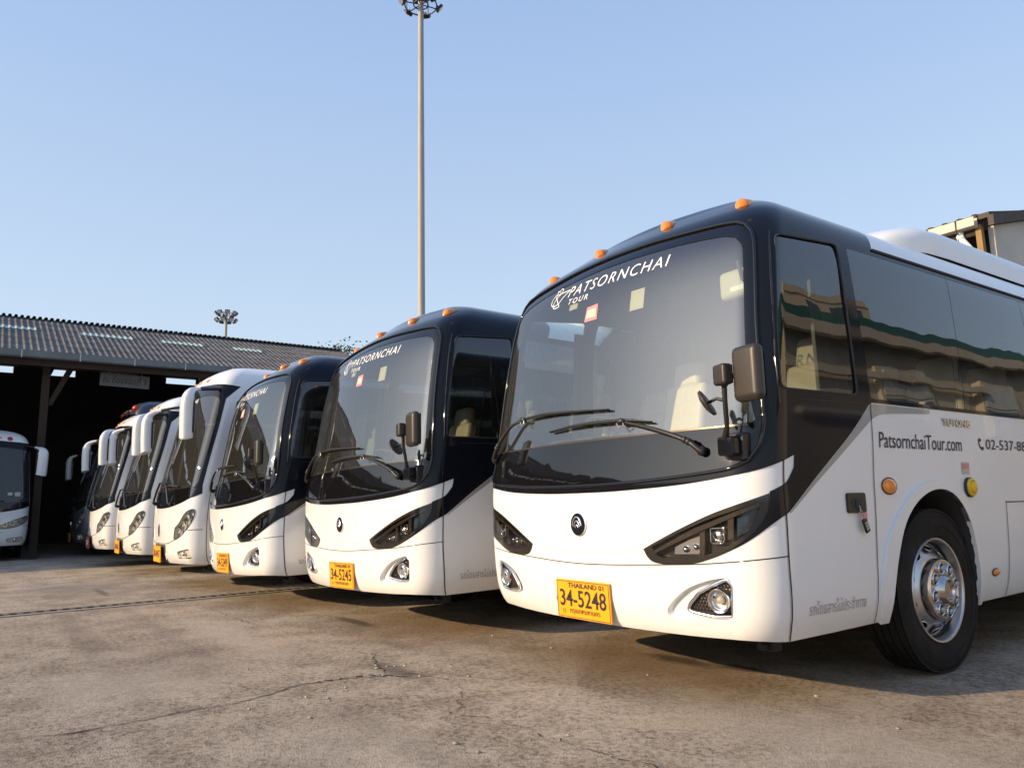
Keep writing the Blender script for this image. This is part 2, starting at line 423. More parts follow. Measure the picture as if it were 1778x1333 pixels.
def text2d(s, shear=0, spacing=1.0, bold=0.0):
    c = bpy.data.curves.new('text', 'FONT'); c.body = s; c.size = 1; c.shear = shear; c.space_character = spacing; c.offset = bold; c.resolution_u = 3
    o = bpy.data.objects.new('text', c); COL.objects.link(o)
    bpy.context.view_layer.update()
    dg = bpy.context.evaluated_depsgraph_get(); me = bpy.data.meshes.new_from_object(o.evaluated_get(dg))
    V = np.array([v.co[:2] for v in me.vertices]).reshape(-1, 2); F = [list(p.vertices) for p in me.polygons]
    G = []
    for f in F:
        a = sum(V[f[i-1]][0]*V[f[i]][1]-V[f[i]][0]*V[f[i-1]][1] for i in range(len(f)))
        G.append(f if a > 0 else f[::-1])
    bpy.data.objects.remove(o); bpy.data.curves.remove(c); bpy.data.meshes.remove(me)
    lo, hi = V.min(0), V.max(0)
    return (V-lo)/(hi-lo), G
def text_surf(b, S, s, a0, a1, q0, q1, mat, off=.004, dq=0, **kw):
    V, F = text2d(s, **kw); A = np.stack([a0+V[:, 0]*(a1-a0), q0+V[:, 1]*(q1-q0)+dq*V[:, 0]], 1)
    N = S.nrm(A[:, 0], A[:, 1]); return b.add(S.pos(A[:, 0], A[:, 1])+N*off, F, mat, N)
def text_flat(b, s, O, X, Y, w, h, mat, **kw):
    """text in the plane O + x X + y Y"""
    V, F = text2d(s, **kw); O, X, Y = Vector(O), Vector(X), Vector(Y); n = X.cross(Y)
    P = [tuple(O+X*(v[0]*w)+Y*(v[1]*h)) for v in V]
    return b.add(P, F, mat, [tuple(n)]*len(P))
BIRD = [(185, 140), (245, 150), (280, 120), (320, 110), (370, 130), (400, 180), (395, 230), (370, 280), (310, 340), (275, 390), (255, 450), (260, 510), (285, 570), (340, 638), (515, 635), (440, 540), (290, 365), (240, 300), (247, 265), (290, 262), (690, 262), (690, 285), (600, 360), (525, 430), (480, 510), (430, 550), (340, 572), (250, 555), (180, 500), (140, 420), (140, 330), (180, 260), (225, 215), (220, 170)]

# ------------------------------------------------------------------ wheel
def make_wheel(parent, loc, side=1):
    """outer face towards +x when side = 1"""
    wl = bpy.data.objects.new('wheel', None); COL.objects.link(wl); wl.parent = parent; wl.location = loc; wl.empty_display_size = .3
    if side < 0: wl.rotation_euler = (0, 0, PI)
    t = Buf()
    prof = [(.315, -.255), (.33, -.262), (.42, -.272), (.468, -.262), (.492, -.245)]
    x = -.235
    for k in range(5):
        prof += [(.5, x), (.5, x+.034), (.486, x+.038), (.486, x+.044)]; x += .047
    prof += [(.5, x), (.492, -.012), (.475, .0), (.455, .008), (.452, .006), (.42, .013), (.40, .013), (.398, .010), (.345, .004), (.328, -.006), (.316, -.012)]
    lathe(t, prof, RUBBER, 72)
    for k in range(72):      # shoulder lugs
        pass
    t.obj('tyre', wl)
    r = Buf()
    lathe(r, [(.316, -.02), (.322, -.006), (.318, .002), (.308, .0), (.300, -.012), (.296, -.05), (.288, -.085), (.262, -.075), (.235, -.055), (.205, -.03), (.186, -.018), (.0, -.018)], RIMMET, 64)
    lathe(r, [(.29, -.2), (.29, -.05)], LINING, 40)
    for k in range(10):      # hand holes, dark ovals sunk into the disc
        a = 2*PI*(k+.5)/10; c = Vector((-.058, .247*math.cos(a), .247*math.sin(a)))
        rad = Vector((0, math.cos(a), math.sin(a))); tan = Vector((0, -math.sin(a), math.cos(a))); nn = Vector((1, 0, 0)).lerp(rad, .55).normalized(); rr = tan.cross(nn)
        pts = [c+nn*.010+tan*(.034*math.cos(2*PI*j/16))+rr*(.024*math.sin(2*PI*j/16)) for j in range(16)]
        r.add([tuple(p) for p in pts], [list(range(16))], LINING, [tuple(nn)]*16)
        ring = [c+nn*.009+tan*(.036*math.cos(2*PI*j/16))+rr*(.026*math.sin(2*PI*j/16)) for j in range(16)]
        tube(r, ring, .0035, RIMMET, 5, closed=True)
    r.obj('rim', wl)
    h = Buf()
    lathe(h, [(.192, -.02), (.192, .018), (.186, .028), (.172, .032), (.165, .024), (.10, .022), (.092, .036), (.078, .060), (.070, .066), (.06, .064), (.055, .05), (.0, .05)], HUBM, 48)
    for k in range(8):
        a = 2*PI*k/8+.2; c = (.0, .135*math.cos(a), .135*math.sin(a))
        lathe(h, [(.037, .022), (.037, .036), (.033, .041), (.029, .036), (.029, .022)], NUTM, 20, Matrix.Translation(c))
        lathe(h, [(.0335, .0255), (.018, .0256)], LINING, 20, Matrix.Translation(c))
        lathe(h, [(.019, .02), (.019, .046), (.012, .052), (0, .052)], STEEL, 6, Matrix.Translation(c), 20)
    h.obj('hub_cap', wl)
    return wl

# ------------------------------------------------------------------ shared small builders for the coaches
def seat(parent, x, y, z, mat, head=True, name='seat'):
    b = Buf(); box(b, (x-.22, y-.02, z+.30), (x+.22, y+.44, z+.46), mat, .05)
    t = Buf(); box(t, (x-.22, 0, 0), (x+.22, .13, .66), mat, .05)
    box(t, (x-.15, .0, .62), (x+.15, .12, .86), mat, .055)
    t.xf(Matrix.Translation((0, y+.38, z+.42)) @ Matrix.Rotation(math.radians(-12), 4, 'X'))
    b.join(t); box(b, (x-.18, y+.05, z), (x+.18, y+.35, z+.3), LINING, .02)
    return b.obj(name, parent)
def plate(parent, S, a, zc, tilt, top, num, bottom, mat, w=.506, h=.236, y=None):
    p = bpy.data.objects.new('licence_plate', None)
    b = Buf(); box(b, (-w/2, -.006, -h/2), (w/2, .006, h/2), mat, .005)
    k = Buf()
    X, Y = Vector((1, 0, 0)), Vector((0, 0, 1)); yy = -.0085
    tw = w-.014; th = h-.014
    for (x0, z0, x1, z1) in ((-tw/2, th/2-.004, tw/2, th/2), (-tw/2, -th/2, tw/2, -th/2+.004), (-tw/2, -th/2, -tw/2+.004, th/2), (tw/2-.004, -th/2, tw/2, th/2)):
        k.add([(x0, yy+.0005, z0), (x1, yy+.0005, z0), (x1, yy+.0005, z1), (x0, yy+.0005, z1)], [(0, 1, 2, 3)], TEXTK)
    return b, k, X, Y, yy
def make_plate(parent, top, num, bottom, mat, loc, tilt, w=.506, h=.236, ink=None):
    ink = ink or TEXTK
    b, k, X, Y, yy = plate(parent, None, 0, 0, 0, top, num, bottom, mat, w, h)
    po = b.obj('licence_plate', parent, loc); po.rotation_euler = (tilt, 0, 0)
    if top: text_flat(k, top, (-w*.26, yy, h*.30), X, Y, w*.66, h*.13, ink, bold=.02)
    text_flat(k, num, (-w*.43, yy, -h*.19), X, Y, w*.86, h*.44, ink, bold=.012)
    if bottom:
        text_flat(k, bottom, (-w*.25, yy, -h*.40), X, Y, w*.56, h*.15, ink, bold=.006)
        k2 = [(-w*.36+.012*math.cos(2*PI*i/16), yy, -h*.32+.012*math.sin(2*PI*i/16)) for i in range(16)]
        tube(k, k2, .0015, ink, 4, closed=True)
    k.obj('lettering', po)
    return po
def body_shell(b, S, holes, mat, bottom=None):
    A = S.AL-.02; q1 = S.q1-.004
    bot = bottom or [(-A, S.q0+.02), (A, S.q0+.02)]
    outer = bot+[(A, q1), (-A, q1)]
    panel(b, S, [outer]+holes, mat, 0)
    panel(b, S, [outer]+holes, LINING, -.045, flip=True)
    # rear wall
    qs = np.linspace(S.q0+.02, q1, 30); R = S.pos(np.full(30, A), qs); Lf = S.pos(np.full(30, -A), qs); n = 30
    b.add(np.r_[R, Lf], [(i, n+i, n+i+1, i+1) for i in range(n-1)], mat)
def under(parent, S, L):
    u = Buf(); box(u, (-.95, .6, .42), (.95, L-.3, .75), LINING, .03)
    box(u, (-.84, .60, .28), (-.78, .66, .45), SEAM, .01); box(u, (.98, .52, .27), (1.04, .60, .42), SEAM, .012); tube(u, [(.99, .47, .30), (.99, .60, .30)], .022, SEAM, 8)
    box(u, (-.9, 1.3, .30), (-.2, 1.5, .46), LINING, .02); box(u, (-1.1, 1.75, .38), (1.1, 2.0, .52), LINING, .03)
    return u.obj('chassis', parent)

# ------------------------------------------------------------------ coach A: black front mask, white lower body
SA = Surf([(.35, .09, .075), (.40, .06, .045), (.50, .025, .02), (.65, .007, .008), (.9, 0, 0), (1.15, 0, .0), (1.35, .0, .022), (1.65, .005, .078), (1.9, .015, .122), (2.2, .035, .175), (2.4, .053, .215),
           (2.55, .073, .258), (2.69, .112, .325), (2.793, .165, .415), (2.882, .25, .535), (2.952, .355, .635), (3.017, .52, .72), (3.058, .78, .82), (3.076, 1.03, .93), (3.082, 1.28, 1.14)], 1.28, .09, .063, .22, 8.6)
def sym(right):
    """closed loop symmetric in a from the right half listed from top centre to bottom centre"""
    return right+mir(right)
def both(loop): return [loop, [(-a, q) for a, q in loop][::-1]]
WS_OUT = sym(cat([(0, 2.782), (.40, 2.772), (.728, 2.752), (1.0, 2.732), (1.12, 2.712)], 4)+cat([(1.175, 2.68), (1.218, 2.60), (1.231, 2.436), (1.234, 2.022), (1.262, 1.635), (1.277, 1.499), (1.260, 1.391), (1.204, 1.297)], 4)+cat([(1.15, 1.272), (1.043, 1.250), (.678, 1.221), (.30, 1.206), (0, 1.203)], 4))
WS_CLR = sym(cat([(0, 2.690), (.40, 2.680), (.745, 2.662), (1.0, 2.636), (1.065, 2.620)], 4)+cat([(1.115, 2.60), (1.15, 2.55), (1.164, 2.489), (1.169, 2.232), (1.173, 1.975), (1.192, 1.702), (1.220, 1.563)], 4)+[(1.235, 1.515), (1.215, 1.497), (.725, 1.493), (.3, 1.496), (0, 1.498)])
HOOD = cat([(0, 1.160), (.322, 1.163), (.754, 1.182), (1.057, 1.213), (1.243, 1.246), (1.386, 1.290), (1.492, 1.327)], 4)
LIP = [(1.492, 1.327), (1.488, 1.261)]+cat([(1.449, 1.210), (1.412, 1.179), (1.307, 1.136)], 3)
HL_UP = cat([(1.307, 1.128), (1.157, 1.080), (.988, 1.027), (.803, .955), (.628, .879), (.528, .833)], 4)
HL_DN1 = cat([(.528, .833), (.556, .789), (.605, .760), (.724, .753), (.875, .766), (.971, .792)], 4)
HL_DN2 = cat([(.971, .792), (1.030, .814), (1.142, .863), (1.223, .912), (1.295, .962), (1.366, 1.003), (1.402, 1.017)], 4)
HL_LENS = cat([(1.307, 1.128), (1.296, 1.053), (1.250, .975), (1.184, .907), (1.076, .837), (.971, .792)], 4)
HEADL = HL_UP+HL_DN1[1:]+HL_LENS[::-1][1:-1]
DIAG = cat([(1.402, 1.017), (1.471, 1.058), (1.806, 1.296), (2.042, 1.470), (2.232, 1.645)], 3)
DOORW = rpoly([(1.355, 2.603), (1.985, 2.660), (2.035, 2.283), (2.105, 1.690), (1.372, 1.682), (1.352, 1.95)], .05)
SIDEW = [rpoly([(2.095, 2.652), (3.412, 2.652), (3.440, 1.68), (2.25, 1.68), (2.17, 2.16)], .02)]
for a0 in (3.44, 4.68, 5.92, 7.16, 8.40):
    SIDEW.append(rpoly([(a0-.018, 2.652), (min(a0+1.215, 9.4), 2.652), (min(a0+1.215, 9.4), 1.68), (a0+.010, 1.68)], .008))
ARCH_I = cat([(2.332, .372), (2.338, .45), (2.385, .669), (2.506, .905), (2.667, 1.048), (2.868, 1.127), (3.064, 1.135), (3.225, 1.072), (3.347, .926), (3.405, .70), (3.450, .372)], 4)
ARCH_O = cat([(2.240, .372), (2.244, .614), (2.323, .824), (2.481, .995), (2.681, 1.127), (2.90, 1.192), (3.148, 1.178), (3.310, 1.099), (3.412, .948), (3.466, .72), (3.500, .372)], 4)
ARCH_R = [(a+4.35, q) for a, q in ARCH_I]; ARCH_RO = [(a+4.35, q) for a, q in ARCH_O]
FOG_O = cat([(.711, .460), (.674, .486), (.680, .524), (.747, .588), (.828, .640), (.946, .681), (1.034, .697), (1.068, .691), (1.084, .665), (1.085, .583), (1.079, .496), (1.040, .475), (.886, .465)], 3, True)
FOG_B = rpoly([(.803, .513), (.814, .546), (.876, .611), (.960, .654), (1.045, .690), (1.076, .662), (1.075, .497), (.969, .486), (.845, .501)], .012, 3)

def make_coach_a(label, group):
    S = SA
    root = empty('coach_bus', label, 'bus', (0, 0, 0), 0, group)
    b = Buf()
    holes = [WS_OUT]+both(HEADL)+both(FOG_O)+both(DOORW)
    for wq in SIDEW: holes += both(wq)
    A = S.AL-.02
    rb = cat([(0, .358), (.3, .359), (.814, .361), (1.17, .370), (1.403, .354)], 3)+[(1.43, .354), (1.814, .360), (2.332, .372)]+ARCH_I[1:-1]+[(3.45, .372), (4.2, .391)]+ARCH_R+[(8.2, .391), (A, .391)]
    bottom = mir(rb)[:-1]+rb
    body_shell(b, S, holes, WHITE, bottom)
    # black mask painted over the front, the pillars and the window band
    q_sp = S.q1-.006
    roofb = cat([(2.42, 2.712), (2.42, 2.80), (2.395, 2.90), (2.33, 3.0), (2.26, 3.15), (2.2, 3.3), (2.12, 3.6), (2.1, q_sp)], 3)
    band = [(2.26, 1.655), (9.45, 1.655), (9.45, 2.70)]
    half = HOOD+LIP[1:]+HL_LENS+HL_DN2[1:]+DIAG[1:]+band+roofb
    mask = half+mir(half)[:-1]
    holes2 = [WS_OUT]+both(DOORW)
    for wq in SIDEW: holes2 += both(wq)
    panel(b, S, [mask]+holes2, BLACK, .003)
    for sg in (1, -1):
        g = [(1.440, 1.030)]+cat([(1.52, 1.085), (1.806, 1.290), (2.042, 1.462), (2.245, 1.648)], 3)+[(2.95, 1.648), (2.95, 1.622), (2.487, 1.600)]+cat([(2.34, 1.585), (2.26, 1.555), (2.205, 1.520), (1.862, 1.290), (1.440, 1.022)], 3)
        if sg < 0: g = [(-a, q) for a, q in g][::-1]
        panel(b, S, [g], GREYP, .0018)
    # window rubber edges, flares round the arches
    for wq in [DOORW]:
        for l in both(wq): tube(b, path3(S, l, .003), .006, LINING, 6, closed=True)
    for l, o in ((ARCH_I, ARCH_O), (ARCH_R, ARCH_RO)):
        for fl in both(o+l[::-1]): panel(b, S, [fl], WHITE, .022, .03)
        for sg in (1, -1):   # wheel well
            P = [(sg*a, q) for a, q in l]; T = S.pos([p[0] for p in P], [p[1] for p in P]); T[:, 0] = np.sign(T[:, 0])*(np.abs(T[:, 0])+.018); D = T.copy(); D[:, 0] = sg*.7; n = len(P)
            b.add(np.r_[T, D], [(i, i+1, n+i+1, n+i) for i in range(n-1)]+[[n+i for i in range(n)]], LINING)
    # seams
    ribbon(b, S, dense(cat([(1.401, 1.30), (1.398, 1.095), (1.400, 1.013), (1.394, .798), (1.396, .657), (1.401, .521), (1.401, .36)], 4)), .009, SEAM, .0045)
    ribbon(b, S, dense(mir(cat([(1.401, 1.30), (1.398, 1.095), (1.400, 1.013), (1.394, .798), (1.396, .657), (1.401, .521), (1.401, .36)], 4))), .009, SEAM, .0045)
    sm = cat([(0, .728), (.226, .732), (.491, .743), (.863, .761), (1.063, .778), (1.271, .799), (1.394, .808)], 4)
    ribbon(b, S, dense(mir(sm)[:-1]+sm), .006, SEAM, .0015)
    cr = cat([(0, .794), (.183, .799), (.35, .812), (.52, .833)], 4)
    ribbon(b, S, dense(mir(cr)[:-1]+cr), .006, CREASE, .0012)  # shadow line of the hood fold, painted on as a thin grey ribbon
    for sg in (1, -1):
        for ln in (cat([(2.241, 1.65), (2.259, 1.374), (2.248, 1.073), (2.220, .796), (2.211, .651), (2.205, .488), (2.199, .38)], 3), [(3.945, 1.053), (3.890, .570), (3.880, .395)], [(3.945, 1.045), (6.6, 1.040)], [(5.2, 1.04), (5.2, .395)], [(1.52, 1.632), (2.12, 1.640)]):
            ribbon(b, S, dense([(sg*x, q) for x, q in ln]), .007, SEAM, .0048)
        tube(b, path3(S, dense([(sg*2.42, 2.708), (sg*9.4, 2.69)], .3), .006), .010, LINING, 6)
        tube(b, path3(S, dense([(sg*1.315, 2.62), (sg*1.322, 2.253), (sg*1.335, 1.851), (sg*1.365, 1.60)], .1), .004), .007, FRIT, 6)
    b.obj('body', root)
    # glazing
    f = Buf(); panel(f, S, [WS_OUT, WS_CLR], FRIT, -.002); panel(f, S, [WS_OUT, WS_CLR], LINING, -.012, flip=True)
    tube(f, path3(S, WS_OUT, .004), .011, FRIT, 8, closed=True)
    ribbon(f, S, dense([(-1.2, 1.488), (1.2, 1.488)]), .010, HLBAR, .0005)
    f.obj('windscreen_border', root)
    g = Buf(); panel(g, S, [WS_CLR], WSG, -.005); g.obj('windscreen', root)
    for l, gm in zip(both(DOORW), (SIDEG, CLEARG)): t = Buf(); panel(t, S, [l], gm, -.006); t.obj('door_window', root)
    for wq in SIDEW:
        for l, gm in zip(both(wq), (SIDEG, LEFTG)): t = Buf(); panel(t, S, [l], gm, .0035); t.obj('side_window', root)
    # headlights
    for sg in (1, -1):
        fl = lambda P: P if sg > 0 else [(-a, q) for a, q in P][::-1]
        h = Buf(); recess(h, S, fl(HEADL), .05, HLBODY, HLBODY, .0)
        A_ = np.array(clean(HEADL)); c_ = A_.mean(0); inner = [tuple(c_+(p-c_)*np.array((.86, .80))) for p in A_]
        panel(h, S, [fl(HEADL), fl(inner)], HLBODY, -.004, .02)
        ho = h.obj('headlight', root)
        t = Buf()
        panel(t, S, [fl(rpoly([(.594, .824), (.859, .945), (1.261, 1.085), (1.266, 1.066), (.858, .915), (.609, .812)], .005))], HLBAR, -.006, .02)
        low = cat([(.585, .80), (.66, .778), (.80, .778), (.95, .805), (1.12, .88), (1.22, .96), (1.262, 1.06)], 4)
        ribbon(t, S, fl(low), .016, HLBAR, -.008)
        panel(t, S, [fl([(.905, .925), (.937, .939), (.928, .813), (.896, .806)])], HLBAR, -.010, .03)
        panel(t, S, [fl([(1.075, .993), (1.11, 1.005), (1.103, .902), (1.070, .89)])], HLBAR, -.010, .03)
        t.obj('bezel', ho)
        t = Buf(); panel(t, S, [fl([(.715, .806), (.722, .846), (.819, .887), (.893, .912), (.888, .812)])], CHROME, -.04)
        sphere(t, S.at(sg*.80, .836, -.035), .018, CHROME, 12, 8); sphere(t, S.at(sg*.865, .85, -.035), .016, CHROME, 12, 8)
        t.obj('reflector', ho)
        t = Buf(); fr = [(.966, .950), (1.047, .954), (1.046, .886), (1.030, .872), (.967, .873)]
        tube(t, path3(S, fl(rpoly(fr, .008)), -.02), .005, CHROME, 6, closed=True)
        panel(t, S, [fl(fr)], HLBODY, -.036)
        X, Y, N = S.frame(sg*1.01, .913); Mx = Matrix.Translation(S.at(sg*1.01, .913, -.04)) @ Matrix((N, X, Y)).transposed().to_4x4()
        lathe(t, [(.032, .0), (.032, .022), (.026, .030), (.024, .022), (.02, .03), (.0, .036)], CHROME, 24, Mx)
        t.obj('lamp', ho)
        t = Buf(); panel(t, S, [fl([(1.12, 1.008), (1.196, 1.036), (1.255, 1.054), (1.238, .986), (1.186, .939), (1.113, .908)])], BLUELED, -.030)
        for k in range(4):
            ribbon(t, S, fl([(1.125+.02*k, .925+.022*k), (1.20+.012*k, .96+.022*k)]), .004, HLBAR, -.024)
        t.obj('indicator', ho)
        t = Buf(); panel(t, S, [fl(HEADL)], LENSG, .004); t.obj('lens', ho)
        # fog light
        h = Buf(); recess(h, S, fl(FOG_O), .035, WHITE, WHITE, 0, .93)
        fo = h.obj('fog_light', root)
        t = Buf(); tube(t, path3(S, fl(FOG_B), -.016), .011, CHROME, 8, closed=True)
        panel(t, S, [fl(FOG_B)], LINING, -.030)
        t.obj('bezel', fo)
        t = Buf()
        for i in range(14):
            for j in range(10):
                a, q = .82+i*.02+(.01 if j % 2 else 0), .50+j*.0185
                if inside((a, q), FOG_B, .012) and math.hypot(a-1.0, q-.575) > .06:
                    o = S.at(sg*a, q, -.026); tube(t, [tuple(S.at(sg*(a+.0085*math.cos(m*PI/3)), q+.0085*math.sin(m*PI/3), -.027)) for m in range(6)], .0022, HLBAR, 4, closed=True)
        t.obj('mesh_grille', fo)
        X, Y, N = S.frame(sg*1.0, .578); Mx = Matrix.Translation(S.at(sg*1.0, .578, -.03)) @ Matrix((N, X, Y)).transposed().to_4x4()
        t = Buf(); lathe(t, [(.064, .0), (.064, .03), (.061, .036), (.054, .034), (.052, .020)], CHROME, 32, Mx); lathe(t, [(.052, .020), (.048, .006), (.02, -.002), (0, -.002)], RIMMET, 28, Mx); lathe(t, [(.022, .0), (.020, .016), (.012, .022), (0, .024)], BEIGE, 16, Mx)
        lathe(t, [(.05, .018), (.04, .028), (.02, .033), (0, .034)], LENSG, 24, Mx)
        t.obj('lamp', fo)
        # side lamps
        for nm, a, q, ra, rq, mt in (('side_marker', 2.417, 1.160, .080, .048, AMBER), ('side_marker', 3.685, .577, .048, .024, AMBER)):
            t = Buf(); X, Y, N = S.frame(sg*a, q); Mx = Matrix.Translation(S.at(sg*a, q, 0)) @ Matrix((X, Y, N)).transposed().to_4x4()
            sphere(t, (0, 0, 0), 1, mt, 24, 12, (ra, rq, .022)); t.xf(Mx)
            tube(t, path3(S, [(sg*x, y) for x, y in ell(a, q, ra, rq)], .004), .004, LINING, 5, closed=True)
            t.obj(nm, root)
        t = Buf(); X, Y, N = S.frame(sg*3.415, 1.149); Mx = Matrix.Translation(S.at(sg*3.415, 1.149, .005)) @ Matrix((N, X, Y)).transposed().to_4x4()
        lathe(t, [(.060, -.01), (.060, .02), (.055, .028), (.044, .028), (.041, .018), (.036, .034), (.02, .042), (0, .042)], YELLOW, 32, Mx); lathe(t, [(.066, -.01), (.066, .012), (.060, .014)], LINING, 32, Mx)
        t.obj('reflector_knob', root)
        t = Buf(); hl = rnd(2.046, 1.067, .092, .056, .016); panel(t, S, [hl if sg > 0 else mir(hl)], PLASTIC, .012, .014)
        hi = rnd(2.046, 1.062, .05, .030, .012); panel(t, S, [hi if sg > 0 else mir(hi)], LINING, .0135)
        tube(t, path3(S, [(sg*2.03, 1.085), (sg*2.03, 1.035)], .016), .006, PLASTIC, 6)
        t.obj('door_handle', root)
        t = Buf()
        st = rnd(3.394, 1.276, .052, .040, .004); panel(t, S, [st if sg > 0 else mir(st)], PAPER, .003)
        s2 = rnd(3.394, 1.290, .044, .016, .003); panel(t, S, [s2 if sg > 0 else mir(s2)], PINK, .0045)
        t.obj('sticker', root)
    # emblem: a dark disc with rising chrome arcs
    e = Buf(); X, Y, N = S.frame(0, .968); Mx = Matrix.Translation(S.at(0, .968, .0)) @ Matrix((N, X, Y)).transposed().to_4x4()
    lathe(e, [(.068, 0), (.068, .011), (.064, .014), (.058, .014), (.04, .018), (0, .021)], BLACK, 36, Mx); lathe(e, [(.071, 0), (.071, .011), (.068, .013)], CHROME, 36, Mx)
    e.obj('emblem', root)
    em = root.children[-1]; t = Buf()
    for k, rr in enumerate((.015, .030, .046)):
        pts = [(rr*.95*math.cos(th), -.026+rr*1.55*math.sin(th)) for th in np.linspace(.25, PI-.25, 14)]
        tube(t, [tuple(S.at(0, .968, .0205-.05*math.hypot(x, y)**2*20*.02)+X*x+Y*y) for x, y in pts], .0055, CHROME, 6)
    t.obj('emblem_arcs', em)
    # plate in its recess
    r = Buf(); pr = rnd(0, .488, .285, .148, .02)
    recess(r, S, rnd(0, .50, .30, .14, .02), -.001, WHITE, None); ribbon(r, S, dense(rnd(0, .497, .30, .136, .02)[:13]), .014, CREASE, .0015)
    r.obj('plate_recess', root)
    # lettering on the windscreen and along the side
    t = Buf(); S_ = S
    text_surf(t, S, 'PATSORNCHAI', -.385, .640, 2.562, 2.644, TEXTW, off=-.0035, dq=-.025, shear=.25, spacing=1.2, bold=-.006)
    text_surf(t, S, 'TOUR', -.355, -.120, 2.500, 2.540, TEXTW, off=-.0035, dq=-.012, shear=.25, spacing=1.35)
    k = .155/535; bp = cat([(-.640+(x-120)*k*1.35+(650-y)*k*.25, 2.512+(650-y)*k) for x, y in BIRD], 3, True)
    ribbon(t, S, bp, .0065, TEXTW, -.0035, True)
    panel(t, S, [ell(-.640+(305-120)*k*1.35+463*k*.25, 2.512+463*k, .006, .006, 10)], TEXTW, -.0035, cut=False)
    t.obj('windscreen_lettering', root)
    for sg in (1, -1):
        t = Buf()
        def ts(s, a0, a1, *r, **kw):
            if sg > 0: text_surf(t, S, s, a0, a1, *r, **kw)
            else: text_surf(t, S, s, -a1, -a0, *r, **kw)
        ts('PatsornchaiTour.com', 2.330, 3.358, 1.388, 1.482, TEXTK, bold=.002)
        t.obj('web_address', root); t = Buf()
        ts('02-537-8888', 3.715, 4.52, 1.411, 1.482, TEXTK, bold=.002)
        t.obj('phone_number', root); t = Buf()
        ph = cat([(3.62, 1.480), (3.612, 1.455), (3.635, 1.422), (3.672, 1.408)], 4); ribbon(t, S, dense([(sg*x, q) for x, q in ph], .02), .016, TEXTK)
        for c in ((3.630, 1.474), (3.664, 1.416)): panel(t, S, [[(sg*x, q) for x, q in ell(c[0], c[1], .018, .012, 12)][::sg]], TEXTK, .003, cut=False)
        t.obj('phone_symbol', root); t = Buf()
        ts('รถโดยสารไม่ประจำทาง', 1.555, 2.085, .492, .565, TEXTG)
        t.obj('side_lettering', root)
        t = Buf(); ts('YUTONG', 3.10, 3.49, 1.553, 1.603, CHROME, off=.012, bold=.02); ts('YUTONG', 3.10, 3.49, 1.553, 1.603, STEEL, off=.006, bold=.02); t.obj('badge_lettering', root)
    # stickers inside the glass
    t = Buf(); panel(t, S, [[(-.101, 2.420), (-.113, 2.315), (.019, 2.312), (.014, 2.424)][::1]], PINK, -.0045, cut=False); panel(t, S, [[(-.09, 2.395), (-.10, 2.335), (.008, 2.333), (.004, 2.397)]], PAPER, -.0030, cut=False)
    t.obj('sticker', root)
    t = Buf(); panel(t, S, [[(.31, 2.45), (.31, 2.31), (.43, 2.31), (.43, 2.45)][::-1]], PAPER, -.03, .01, cut=False); t.obj('paper_notice', root)
    t = Buf(); panel(t, S, [rnd(-.30, 2.478, .05, .022, .008)], BEIGE, -.02, .01, cut=False); t.obj('sensor_box', root)
    # roof marker lamps
    for a, q in ((-1.15, 2.925), (-.44, 3.0), (.43, 3.0), (1.14, 2.925)):
        t = Buf(); X, Y, N = S.frame(a, q); Yb = Vector((X.y, -X.x, 0))
        fwd = Vector((0, -1, 0)); back = -fwd; upv = N; side = back.cross(upv).normalized(); back = upv.cross(side).normalized()
        Mx = Matrix.Translation(S.at(a, q, -.005)) @ Matrix((side, back, upv)).transposed().to_4x4()
        V = []; F = []; ns, nr = 14, 9
        for i in range(nr+1):
            yy = -.06+.17*i/nr; tt = i/nr; hh = .056*math.sin(min(1, tt*2.6+.05)*PI/2)*(1-max(0, tt-.25)/.75)**.75; ww = .052*math.sin(min(1, tt*2.6+.05)*PI/2)*(1-max(0, tt-.3)/.7)**.8
            V += [(ww*math.cos(PI*j/ns), yy, hh*math.sin(PI*j/ns)+.001) for j in range(ns+1)]
        for i in range(nr):
            F += [(i*(ns+1)+j, i*(ns+1)+j+1, (i+1)*(ns+1)+j+1, (i+1)*(ns+1)+j) for j in range(ns)]
        F = [f[::-1] for f in F]
        t.add(V, F, AMBER, angle=60); t.xf(Mx); t.obj('marker_lamp', root)
    # wipers
    for nm, arm, blade in ((0, [(-1.124, 1.437), (-1.03, 1.53), (-.86, 1.66), (-.70, 1.695)], [(-.80, 1.700), (-.55, 1.705), (-.29, 1.700), (.245, 1.665)]), (1, [(.949, 1.36), (.86, 1.42), (.62, 1.505), (.374, 1.573)], [(-.335, 1.575), (.0, 1.590), (.374, 1.580), (.60, 1.552)])):
        t = Buf(); A = cat(arm, 6); n = len(A)
        tube(t, [tuple(S.at(a, q, .022+.030*math.sin(PI*min(1, i/(n-1)*.9+.1)))) for i, (a, q) in enumerate(A)], [.018-.009*i/(n-1) for i in range(n)], PLASTIC, 8)
        sphere(t, S.at(*arm[0], .018), .028, PLASTIC, 14, 8)
        for i, r_ in ((int(n*.28), .021), (int(n*.32), .020)): sphere(t, S.at(*A[i], .022+.030*math.sin(PI*min(1, i/(n-1)*.9+.1))), r_, PLASTIC, 12, 8)
        wo = t.obj('wiper', root)
        t = Buf(); B = cat(blade, 6); nb = len(B)
        tube(t, path3(S, B, .026), [.004+.008*math.sin(PI*i/(nb-1)) for i in range(nb)], PLASTIC, 6)
        tube(t, path3(S, B, .012), .006, RUBBER, 5)
        sphere(t, S.at(*arm[-1], .036), .019, PLASTIC, 10, 6, (1.8, 1, 1))
        tube(t, path3(S, [(arm[-1][0]-.03, arm[-1][1]-.012), (arm[-1][0], arm[-1][1]-.045), (arm[-1][0]+.03, arm[-1][1]-.03), (arm[-1][0]+.02, arm[-1][1])], .04), .003, STEEL, 5)
        t.obj('blade', wo)
